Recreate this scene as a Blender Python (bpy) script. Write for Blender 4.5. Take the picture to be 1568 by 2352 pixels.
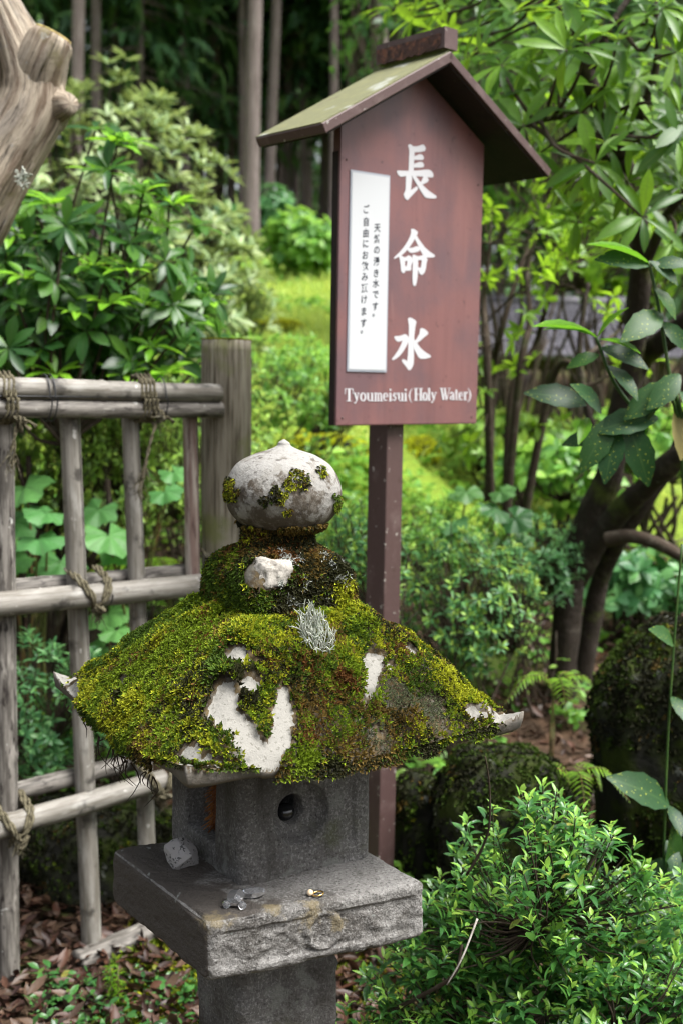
import bpy, bmesh, math
import numpy as np
from mathutils import Matrix, Vector
RAD = math.radians
sc = bpy.context.scene
for o in list(bpy.data.objects):
    bpy.data.objects.remove(o)
col = sc.collection
rng = np.random.default_rng(7)

# ------------------------------------------------------------------ camera
LENS, PITCH, ROLL, CAMZ = 41.56, RAD(6.1), RAD(0.95), 1.5
_F = np.array([0, math.cos(PITCH), -math.sin(PITCH)]); _r = np.array([1., 0, 0]); _u = np.cross(_r, _F)
_R = math.cos(ROLL) * _r + math.sin(ROLL) * _u
_U = -math.sin(ROLL) * _r + math.cos(ROLL) * _u
CAM = np.array([0, 0, CAMZ])
cd = bpy.data.cameras.new('camera'); cam = bpy.data.objects.new('camera', cd); col.objects.link(cam)
cam.matrix_world = Matrix(((_R[0], _U[0], -_F[0], 0), (_R[1], _U[1], -_F[1], 0), (_R[2], _U[2], -_F[2], CAMZ), (0, 0, 0, 1)))
cd.sensor_fit = 'VERTICAL'; cd.sensor_height = 36; cd.sensor_width = 24; cd.lens = LENS
cd.clip_start = 0.05; cd.clip_end = 400
cd.dof.use_dof = True; cd.dof.focus_distance = 1.95; cd.dof.aperture_fstop = 3.8
sc.camera = cam

# ------------------------------------------------------------------ light
SUN_EL, SUN_AZ = RAD(61), RAD(114)          # azimuth clockwise from +Y (forward): right, behind the camera
sdir = Vector((math.sin(SUN_AZ) * math.cos(SUN_EL), math.cos(SUN_AZ) * math.cos(SUN_EL), math.sin(SUN_EL)))
ld = bpy.data.lights.new('sun', 'SUN'); ld.energy = 1.5; ld.angle = RAD(36); ld.color = (1, .985, .96)
sun = bpy.data.objects.new('sun', ld); col.objects.link(sun)
sun.rotation_euler = (-sdir).to_track_quat('-Z', 'Y').to_euler(); sun.location = (4, -4, 8)
wd = bpy.data.worlds.new('World'); sc.world = wd; wd.use_nodes = True
wn = wd.node_tree; bg = wn.nodes['Background']
sky = wn.nodes.new('ShaderNodeTexSky'); sky.sky_type = 'NISHITA'; sky.sun_disc = False
sky.sun_elevation = SUN_EL; sky.sun_rotation = SUN_AZ; sky.air_density = 1.0; sky.dust_density = 6.0; sky.ozone_density = 1.0
hs = wn.nodes.new('ShaderNodeHueSaturation'); hs.inputs['Saturation'].default_value = .35   # cloud cover: greyer sky
wn.links.new(sky.outputs[0], hs.inputs['Color']); wn.links.new(hs.outputs[0], bg.inputs['Color'])
bg.inputs['Strength'].default_value = .05
sc.view_settings.view_transform = 'Standard'; sc.view_settings.look = 'None'
sc.view_settings.exposure = 2.42; sc.view_settings.gamma = 1.0
sc.render.engine = 'CYCLES'
sc.cycles.use_denoising = True; sc.cycles.filter_width = 1.1
sc.cycles.max_bounces = 7; sc.cycles.diffuse_bounces = 3; sc.cycles.glossy_bounces = 2; sc.cycles.transmission_bounces = 6
sc.cycles.caustics_reflective = False; sc.cycles.caustics_refractive = False

# ------------------------------------------------------------------ helpers
FPX = 2715.0     # focal length in units of a 1568 x 2352 picture
def _ray(x, y): return _F + _R * (x - 784) / FPX - _U * (y - 1176) / FPX
def at(x, y, Y):
    d = _ray(x, y); return CAM + d * (Y / d[1])
def onplane(x, y, P, n):
    d = _ray(x, y); return CAM + d * (np.dot(np.array(P) - CAM, n) / np.dot(d, n))
def pj(P):
    P = np.asarray(P, float) - CAM; d = np.maximum(P @ _F, 1e-3)
    return 784 + FPX * (P @ _R) / d, 1176 - FPX * (P @ _U) / d, P @ _F
def nrm(v):
    v = np.asarray(v, float); return v / (np.linalg.norm(v, axis=-1, keepdims=True) + 1e-12)
def _hash(i, j, k, s):
    h = (i * 374761393 + j * 668265263 + k * 2147483647 + s * 974634777) & 0xffffffff
    h = ((h ^ (h >> 13)) * 1274126177) & 0xffffffff
    return ((h ^ (h >> 16)) & 0xffff) / 65535.0
def vn(P, s=0):
    P = np.asarray(P, float); I = np.floor(P).astype(np.int64); f = P - I; f = f * f * (3 - 2 * f)
    r = 0
    for a in (0, 1):
        for b in (0, 1):
            for c in (0, 1):
                w = (f[..., 0] if a else 1 - f[..., 0]) * (f[..., 1] if b else 1 - f[..., 1]) * (f[..., 2] if c else 1 - f[..., 2])
                r = r + w * _hash(I[..., 0] + a, I[..., 1] + b, I[..., 2] + c, s)
    return r
def fbm(P, scale, octv=3, s=0):
    P = np.asarray(P, float) * scale; r = 0; a = .5; t = 0
    for o in range(octv):
        r = r + a * (vn(P, s + o) - .5) * 2; t += a; P = P * 2.03 + 7.1; a *= .5
    return r / t
def catmull(pts, n):
    p = np.asarray(pts, float); p = np.vstack([2 * p[0] - p[1], p, 2 * p[-1] - p[-2]])
    t = np.linspace(0, len(p) - 3 - 1e-6, n); i = t.astype(int); f = (t - i)[:, None]
    a, b, c, d = p[i], p[i + 1], p[i + 2], p[i + 3]
    return .5 * (2 * b + (c - a) * f + (2 * a - 5 * b + 4 * c - d) * f * f + (3 * b - a - 3 * c + d) * f ** 3)
class MB:
    """collects vertices, quads and triangles, with a vector attribute 'uvp' for each vertex"""
    def __init__(s): s.V = []; s.F4 = []; s.F3 = []; s.A = []; s.n = 0; s.C = []
    def add(s, V, F4=None, F3=None, A=None, C=None):
        V = np.asarray(V, float).reshape(-1, 3)
        if F4 is not None and len(F4): s.F4.append(np.asarray(F4, int).reshape(-1, 4) + s.n)
        if F3 is not None and len(F3): s.F3.append(np.asarray(F3, int).reshape(-1, 3) + s.n)
        s.V.append(V); s.A.append(np.zeros((len(V), 3)) if A is None else np.asarray(A, float))
        s.C.append(np.ones((len(V), 3)) if C is None else np.asarray(C, float)); s.n += len(V)
        return s
    def tube(s, path, rad, sides=8, caps=True, twist=0.0, lump=0.0, ridge=0.0):
        P = np.asarray(path, float); n = len(P); r = np.broadcast_to(np.asarray(rad, float), (n,)) if np.ndim(rad) < 2 else rad
        T = nrm(np.gradient(P, axis=0)); a0 = T.mean(0)
        ref = np.array([0, 0, 1.]) if abs(nrm(a0)[2]) < .8 else np.array([0, 1., 0])
        X = nrm(np.cross(np.broadcast_to(ref, T.shape), T)); Y = np.cross(T, X)
        th = np.linspace(0, 2 * np.pi, sides + 1) + .5 * np.pi
        L = np.r_[0, np.cumsum(np.linalg.norm(np.diff(P, axis=0), axis=1))]
        if caps:
            P = np.vstack([P[:1], P, P[-1:]]); X = np.vstack([X[:1], X, X[-1:]]); Y = np.vstack([Y[:1], Y, Y[-1:]])
            r = np.r_[r[0] * .01, r, r[-1] * .01]; L = np.r_[L[0], L, L[-1]]; n += 2
        rr = np.broadcast_to(r[:, None], (n, sides + 1)).copy()
        V = P[:, None] + rr[..., None] * (np.cos(th)[None, :, None] * X[:, None] + np.sin(th)[None, :, None] * Y[:, None])
        if lump:
            C = V.reshape(-1, 3); k = 1 + lump * fbm(C, .35 / max(r.max(), 1e-3), 3, 5).reshape(n, -1)
            V = P[:, None] + (V - P[:, None]) * k[..., None]
        if ridge:
            Q = np.stack([np.broadcast_to(np.cos(th) * 4, (n, sides + 1)), np.broadcast_to(np.sin(th) * 4, (n, sides + 1)), np.broadcast_to((L * 3)[:, None], (n, sides + 1))], -1)
            V = P[:, None] + (V - P[:, None]) * (1 + ridge * (fbm(Q, 1., 4, 8)))[..., None]
        I = np.arange(n * (sides + 1)).reshape(n, -1)
        F = np.stack([I[:-1, :-1], I[:-1, 1:], I[1:, 1:], I[1:, :-1]], -1).reshape(-1, 4)
        A = np.zeros((n, sides + 1, 3)); A[..., 0] = (th / (2 * np.pi))[None] * 2 * np.pi * max(r.max(), 1e-3); A[..., 1] = L[:, None]
        return s.add(V, F, None, A.reshape(-1, 3))
    def box(s, c, ax, half):
        c = np.asarray(c, float); X, Y, Z = [np.asarray(a, float) * h for a, h in zip(ax, half)]
        V = [c + a * X + b * Y + d * Z for d in (-1, 1) for b in (-1, 1) for a in (-1, 1)]
        return s.add(V, [[0, 2, 3, 1], [4, 5, 7, 6], [0, 1, 5, 4], [2, 6, 7, 3], [0, 4, 6, 2], [1, 3, 7, 5]])
    def prism(s, poly, X, Z, N, O, d0, d1):
        """poly (k,2) in the X,Z plane at O, from depth d0 to d1 along N (caps triangulated by bmesh later as one ngon)"""
        p = np.asarray(poly, float); area = .5 * np.sum(p[:, 0] * np.roll(p[:, 1], -1) - np.roll(p[:, 0], -1) * p[:, 1])
        if area < 0: p = p[::-1]
        k = len(p); a = O + p[:, :1] * X + p[:, 1:] * Z
        V = np.vstack([a + N * d0, a + N * d1]); i = np.arange(k); j = (i + 1) % k
        from mathutils.geometry import tessellate_polygon
        tri = np.array(tessellate_polygon([[Vector((q[0], q[1], 0)) for q in p]]))
        s.add(V, np.stack([i, j, j + k, i + k], -1), tri + k)
        return s
def wl(o):
    v = np.zeros(3)
    while o is not None: v += np.array(o.location); o = o.parent
    return v
def mesh_np(name, V, F4, F3, A=None, C=None, smooth=True):
    me = bpy.data.meshes.new(name); V = np.asarray(V, np.float32)
    n4, n3 = (len(F4) if F4 is not None else 0), (len(F3) if F3 is not None else 0)
    me.vertices.add(len(V)); me.vertices.foreach_set('co', V.ravel())
    li = np.concatenate([np.asarray(F4).ravel() if n4 else np.zeros(0), np.asarray(F3).ravel() if n3 else np.zeros(0)]).astype(np.int32)
    me.loops.add(len(li)); me.loops.foreach_set('vertex_index', li)
    me.polygons.add(n4 + n3)
    me.polygons.foreach_set('loop_start', np.r_[np.arange(n4) * 4, n4 * 4 + np.arange(n3) * 3].astype(np.int32))
    me.update(calc_edges=True)
    me.polygons.foreach_set('use_smooth', np.full(n4 + n3, smooth))
    if A is not None:
        at_ = me.attributes.new('uvp', 'FLOAT_VECTOR', 'POINT'); at_.data.foreach_set('vector', np.asarray(A, np.float32).ravel())
    if C is not None:
        at_ = me.attributes.new('col', 'FLOAT_VECTOR', 'POINT'); at_.data.foreach_set('vector', np.asarray(C, np.float32).ravel())
    return me
def build(mb, name, mat, parent=None, loc=None, smooth=True, weld=False, usecol=False):
    V = np.vstack(mb.V); L = wl(parent) if parent is not None else (np.zeros(3) if loc is None else np.asarray(loc, float))
    F4 = np.vstack(mb.F4) if mb.F4 else None; F3 = np.vstack(mb.F3) if mb.F3 else None
    me = mesh_np(name, V - L, F4, F3, np.vstack(mb.A), np.vstack(mb.C) if usecol else None, smooth)
    if weld:
        bm = bmesh.new(); bm.from_mesh(me); bmesh.ops.remove_doubles(bm, verts=bm.verts, dist=1e-5)
        bmesh.ops.recalc_face_normals(bm, faces=bm.faces); bm.to_mesh(me); bm.free()
        me.polygons.foreach_set('use_smooth', np.full(len(me.polygons), smooth))
    me.materials.append(mat)
    o = bpy.data.objects.new(name, me); col.objects.link(o)
    if parent is not None: o.parent = parent
    else: o.location = L
    return o
def tag(o, label=None, cat=None, group=None, kind=None):
    if label: o['label'] = label
    if cat: o['category'] = cat
    if group: o['group'] = group
    if kind: o['kind'] = kind
    return o
def thing(name, loc, label, cat, group=None):
    o = bpy.data.objects.new(name, None); o.location = loc; o.empty_display_size = .05; col.objects.link(o)
    return tag(o, label, cat, group)

# ------------------------------------------------------------------ materials
class NT:
    def __init__(s, name):
        s.m = bpy.data.materials.new(name); s.m.use_nodes = True; s.t = s.m.node_tree; s.t.nodes.clear()
        s.out = s.n('ShaderNodeOutputMaterial'); s.b = s.n('ShaderNodeBsdfPrincipled'); s.l(s.b.outputs[0], s.out.inputs[0])
    def n(s, t, **k):
        o = s.t.nodes.new(t)
        for a, v in k.items(): setattr(o, a, v)
        return o
    def l(s, a, b): s.t.links.new(a, b)
    def coord(s, co, st=(1, 1, 1)):
        if co in ('uvp', 'col'): src = s.n('ShaderNodeAttribute', attribute_name=co).outputs['Vector']
        else: src = s.n('ShaderNodeTexCoord').outputs['Object']
        mp = s.n('ShaderNodeMapping'); mp.inputs['Scale'].default_value = st; s.l(src, mp.inputs[0]); return mp.outputs[0]
    def noise(s, co, scale, det=4, st=(1, 1, 1), rough=.6, kind='noise', dist=0.0):
        v = s.coord(co, st)
        if kind == 'noise':
            t = s.n('ShaderNodeTexNoise'); t.inputs['Scale'].default_value = scale; t.inputs['Detail'].default_value = det; t.inputs['Roughness'].default_value = rough
            t.inputs['Distortion'].default_value = dist; s.l(v, t.inputs['Vector']); return t.outputs[0]
        t = s.n('ShaderNodeTexVoronoi'); t.inputs['Scale'].default_value = scale; s.l(v, t.inputs['Vector']); return t.outputs['Distance']
    def rng(s, x, lo, hi, a=0., b=1.):
        m = s.n('ShaderNodeMapRange'); m.interpolation_type = 'SMOOTHSTEP'; s.l(x, m.inputs[0])
        m.inputs[1].default_value = lo; m.inputs[2].default_value = hi; m.inputs[3].default_value = a; m.inputs[4].default_value = b; return m.outputs[0]
    def mix(s, f, a, b):
        m = s.n('ShaderNodeMix'); m.data_type = 'RGBA'
        for v, i in ((f, 0), (a, 6), (b, 7)):
            if isinstance(v, (int, float)): m.inputs[i].default_value = v
            elif isinstance(v, tuple): m.inputs[i].default_value = (*v[:3], 1)
            else: s.l(v, m.inputs[i])
        return m.outputs[2]
    def mul(s, a, b):
        m = s.n('ShaderNodeMath', operation='MULTIPLY')
        for v, i in ((a, 0), (b, 1)):
            if isinstance(v, (int, float)): m.inputs[i].default_value = v
            else: s.l(v, m.inputs[i])
        return m.outputs[0]
def mat(name, base, layers=(), rough=.8, bump=(), spec=.3, metal=0.0, alpha=None):
    """layers: (colour, scale, lo, hi, options); bump: (scale, strength, distance, options)"""
    t = NT(name); c = base
    for (lc, scale, lo, hi, *o) in layers:
        o = o[0] if o else {}
        if 'attr' in o:
            x = t.n('ShaderNodeAttribute', attribute_name='col').outputs['Vector']
            sp = t.n('ShaderNodeSeparateXYZ'); t.l(x, sp.inputs[0]); x = sp.outputs[o['attr']]
            if scale:
                ns = t.noise('obj', scale, 5); ad = t.n('ShaderNodeMath', operation='ADD'); t.l(x, ad.inputs[0]); t.l(t.rng(ns, .3, .7, -.25, .25), ad.inputs[1]); x = ad.outputs[0]
        elif 'up' in o:
            g = t.n('ShaderNodeNewGeometry'); sp = t.n('ShaderNodeSeparateXYZ'); t.l(g.outputs['Normal'], sp.inputs[0])
            ns = t.noise('obj', scale, 5); ad = t.n('ShaderNodeMath', operation='ADD'); t.l(sp.outputs[2], ad.inputs[0]); t.l(t.rng(ns, .3, .7, -.35, .35), ad.inputs[1]); x = ad.outputs[0]
        elif 'z' in o:
            sp = t.n('ShaderNodeSeparateXYZ'); t.l(t.coord('obj'), sp.inputs[0])
            ns = t.noise('obj', scale, 5); ad = t.n('ShaderNodeMath', operation='ADD'); t.l(sp.outputs[2], ad.inputs[0]); t.l(t.rng(ns, .3, .7, -o['z'], o['z']), ad.inputs[1]); x = ad.outputs[0]
        else:
            x = t.noise(o.get('co', 'obj'), scale, o.get('det', 4), o.get('st', (1, 1, 1)), o.get('r', .6), o.get('kind', 'noise'), o.get('dist', 0.))
        f = t.rng(x, lo, hi); f = t.mul(f, o.get('f', 1.0)); c = t.mix(f, c, lc)
    if isinstance(c, tuple): t.b.inputs['Base Color'].default_value = (*c, 1)
    else: t.l(c, t.b.inputs['Base Color'])
    t.b.inputs['Roughness'].default_value = rough; t.b.inputs['Specular IOR Level'].default_value = spec; t.b.inputs['Metallic'].default_value = metal
    prev = None
    for (scale, stren, dist, *o) in bump:
        o = o[0] if o else {}
        b = t.n('ShaderNodeBump'); b.inputs['Strength'].default_value = stren; b.inputs['Distance'].default_value = dist
        t.l(t.noise(o.get('co', 'obj'), scale, o.get('det', 6), o.get('st', (1, 1, 1)), .65, o.get('kind', 'noise')), b.inputs['Height'])
        if prev is not None: t.l(prev, b.inputs['Normal'])
        prev = b.outputs[0]
    if prev is not None: t.l(prev, t.b.inputs['Normal'])
    return t.m
def leafmat(name, cols, rough=.4, trans=.3, rib=None, spots=None, spec=.4, tcol=None, back=None, gain=1.0, odd=None):
    """cols: colours picked per leaf; a pale midrib from the leaf's own coordinate; light passes through"""
    cols = [tuple(x * gain for x in c) for c in cols]; t = NT(name)
    oi = t.n('ShaderNodeObjectInfo'); g = t.n('ShaderNodeNewGeometry')
    ad = t.n('ShaderNodeMath', operation='ADD'); t.l(oi.outputs['Random'], ad.inputs[0]); t.l(g.outputs['Random Per Island'], ad.inputs[1])
    fr = t.n('ShaderNodeMath', operation='FRACT'); t.l(ad.outputs[0], fr.inputs[0])
    cr = t.n('ShaderNodeValToRGB'); t.l(fr.outputs[0], cr.inputs[0]); cr.color_ramp.interpolation = 'LINEAR'
    el = cr.color_ramp.elements
    while len(el) < len(cols): el.new(.5)
    for i, c in enumerate(cols): el[i].position = i / max(1, len(cols) - 1); el[i].color = (*c, 1)
    if odd:
        el.new(.965).color = el[len(el) - 2].color; e_ = el.new(.985); e_.color = (*odd, 1)
    c = cr.outputs[0]
    c = t.mix(t.mul(t.rng(t.noise('obj', 18, 3), .35, .75), .35), c, tuple(x * .6 for x in cols[0]))
    if spots: c = t.mix(t.rng(t.noise('uvp', spots[1], 2, (.25, 1, 1), .5), spots[2], spots[2] + .05), c, spots[0])
    if rib:
        sp = t.n('ShaderNodeSeparateXYZ'); t.l(t.n('ShaderNodeAttribute', attribute_name='uvp').outputs['Vector'], sp.inputs[0])
        ab = t.n('ShaderNodeMath', operation='ABSOLUTE'); t.l(sp.outputs[0], ab.inputs[0])
        c = t.mix(t.rng(ab.outputs[0], .02, .12, .75, 0.), c, rib)
    if back: c = t.mix(g.outputs['Backfacing'], c, back)
    t.l(c, t.b.inputs['Base Color']); t.b.inputs['Roughness'].default_value = rough; t.b.inputs['Specular IOR Level'].default_value = spec
    tr = t.n('ShaderNodeBsdfTranslucent'); t.l(t.mix(.5, c, tcol or tuple(min(1, x * 2.2) for x in cols[-1])), tr.inputs[0])
    mx = t.n('ShaderNodeMixShader'); mx.inputs[0].default_value = trans
    t.l(t.b.outputs[0], mx.inputs[1]); t.l(tr.outputs[0], mx.inputs[2]); t.l(mx.outputs[0], t.out.inputs[0])
    return t.m

# ------------------------------------------------------------------ leaves and plants
def leaf_tmpl(W=.3, nseg=4, fold=.25, curl=.25, shape='obov', serr=0.0, stalk=.06):
    """a leaf of length 1 along +Y, facing +Z: V, F4, attribute (across -1..1, along 0..1)"""
    t = np.linspace(0, 1, nseg + 1)
    if shape == 'obov': w = np.sin(np.pi * np.clip(t, .02, .985) ** 1.35) ** .8
    elif shape == 'ellip': w = np.sin(np.pi * np.clip(t, .02, .985)) ** .8
    elif shape == 'lance': w = np.sin(np.pi * np.clip(t, .03, .985) ** .8) ** .9
    elif shape == 'heart': w = np.array([.55, 1, .95, .75, .45, .06])[:nseg + 1] if nseg == 5 else np.sin(np.pi * np.clip(t, .15, .97) ** .7)
    else: w = np.array(shape)
    w = w * W * .5
    if serr: w = w * (1 + serr * (np.arange(nseg + 1) % 2 - .5))
    V = []; A = []
    for i in range(nseg + 1):
        z = -curl * t[i] ** 2
        V += [(-w[i], t[i], z + fold * w[i]), (0, t[i], z), (w[i], t[i], z + fold * w[i])]
        A += [(-1, t[i], 0), (0, t[i], 0), (1, t[i], 0)]
    F = []
    for i in range(nseg):
        a = i * 3; F += [[a, a + 1, a + 4, a + 3], [a + 1, a + 2, a + 5, a + 4]]
    return np.array(V), np.array(F), np.array(A)
def frames(P, d, n, s):
    """n leaf matrices (k,3,4) from base points, axis, facing and size"""
    y = nrm(d); x = nrm(np.cross(y, n)); z = np.cross(x, y); s = np.broadcast_to(np.asarray(s, float), (len(P),))
    M = np.empty((len(P), 3, 4)); M[:, :, 0] = x * s[:, None]; M[:, :, 1] = y * s[:, None]; M[:, :, 2] = z * s[:, None]; M[:, :, 3] = P
    return M
def inst(mb, tm, M):
    V, F, A = tm
    VV = np.einsum('kij,nj->kni', M[:, :, :3], V) + M[:, None, :, 3]
    k, n = len(M), len(V)
    mb.add(VV, (F[None] + (np.arange(k) * n)[:, None, None]).reshape(-1, 4), None, np.tile(A, (k, 1)))
_tm = {}
def foliage(parent, name, tm, M, material, n_ind=0, rest='foliage'):
    """the leaves that show largest become parts of their own, the others one joined part"""
    L = wl(parent)
    if n_ind:
        x, y, d = pj(M[:, :, 3] + M[:, :, 1] * .5); sz = np.linalg.norm(M[:, :, 1], axis=1) / np.maximum(d, .1)
        sz[(x < -20) | (x > 1588) | (y < -20) | (y > 2372) | (d < .1)] = 0
        order = np.argsort(-(sz / np.maximum(d, .1) ** .7)); ind = order[:n_ind]; ind = ind[sz[ind] > 0]
        key = (id(tm), material.name)
        if key not in _tm:
            me = mesh_np(name, tm[0], tm[1], None, tm[2]); me.materials.append(material); _tm[key] = me
        for i in ind:
            o = bpy.data.objects.new(name, _tm[key]); col.objects.link(o); o.parent = parent
            m = M[i]; o.matrix_basis = Matrix([[*m[r, :3], m[r, 3] - L[r]] for r in range(3)] + [[0, 0, 0, 1]])
        keep = np.ones(len(M), bool); keep[ind] = False; M = M[keep]
    if len(M):
        mb = MB(); inst(mb, tm, M); o = build(mb, rest, material, parent)
        if len(M) > 40: tag(o, kind='stuff')
GA = 2.39996
def whorls(tips, axes, n, L, tilt, jit=.15, up=.3, along=0.0):
    """rosettes: n leaves about each axis, opened by tilt (radians), spread 'along' metres below the tip"""
    k = len(tips); ax = nrm(axes); ref = np.where(np.abs(ax[:, 2:3]) < .9, [[0, 0, 1.]], [[1., 0, 0]])
    u = nrm(np.cross(ax, ref)); v = np.cross(ax, u); Ms = []
    ph = rng.uniform(0, 6.28, k)
    for i in range(n):
        a = ph + i * GA + rng.normal(0, .2, k); ti = tilt * (1 - .55 * (i / n)) + rng.normal(0, jit, k) if along else tilt + rng.normal(0, jit, k)
        rad = np.cos(a)[:, None] * u + np.sin(a)[:, None] * v
        d = ax * np.cos(ti)[:, None] + rad * np.sin(ti)[:, None]
        nr = nrm(ax * np.sin(ti)[:, None] - rad * np.cos(ti)[:, None] + np.array([0, 0, up]) + rng.normal(0, .12, (k, 3)))
        s = L * rng.uniform(.65, 1.12, k) * (1 if not along else (1.1 - .45 * i / n))
        P = tips - ax * (along * (1 - i / n)) + d * .004
        m_ = frames(P, d, nr, s); m_[:, :, 0] *= rng.uniform(.72, 1.3, (k, 1)); m_[:, :, 2] *= rng.uniform(.4, 2.0, (k, 1)); Ms.append(m_)
    return np.concatenate(Ms)
def ell(center, rad, n, shell=.55, zmin=-1, gap=.0, seed=3, front=0.0):
    """points in the outer shell of an ellipsoid, thinned by noise so that clumps and gaps appear"""
    out = []; rad = np.array(rad); center = np.array(center)
    while len(out) < n:
        p = rng.normal(0, 1, (4 * n, 3)); p = nrm(p) * rng.uniform(shell ** 3, 1, (4 * n, 1)) ** (1 / 3)
        p = p * (1 + .18 * fbm(nrm(p) + seed, 2.3, 2, seed))[:, None]
        p = p[p[:, 2] > zmin]
        if front: p = p[p[:, 1] < front]
        if gap: p = p[fbm(p + seed, 2.6, 2, seed + 9) > gap - .5]
        out += list(p)
    p = np.array(out[:n]); return center + p * rad, nrm(p)
def stems(parent, base, tips, material, nh=10, r0=.012, r1=.0025, sag=.1, name='branches', bspread=.06):
    mb = MB(); base = np.asarray(base, float)
    hubs = tips[rng.choice(len(tips), min(nh, len(tips)), replace=False)]
    H = base + (hubs - base) * rng.uniform(.45, .65, (len(hubs), 1)) + rng.normal(0, .04, hubs.shape) * np.linalg.norm(hubs - base, axis=1, keepdims=True)
    for h in H:
        b = base + np.r_[rng.normal(0, bspread, 2), 0]; m = (b + h) / 2 + rng.normal(0, .06, 3) * np.linalg.norm(h - b)
        mb.tube(catmull([b, m, h], 8), np.linspace(r0, r0 * .55, 8), 6)
    D = np.linalg.norm(tips[:, None] - H[None], axis=2); j = D.argmin(1)
    for t, k in zip(tips, j):
        h = H[k]; m = (h + t) / 2 + np.array([0, 0, -sag * np.linalg.norm(t - h)]) + rng.normal(0, .07, 3) * np.linalg.norm(t - h)
        mb.tube(catmull([h, m, t], 6), np.linspace(r0 * .45, r1, 6), 4, caps=False)
    return tag(build(mb, name, material, parent), kind='stuff')
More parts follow.
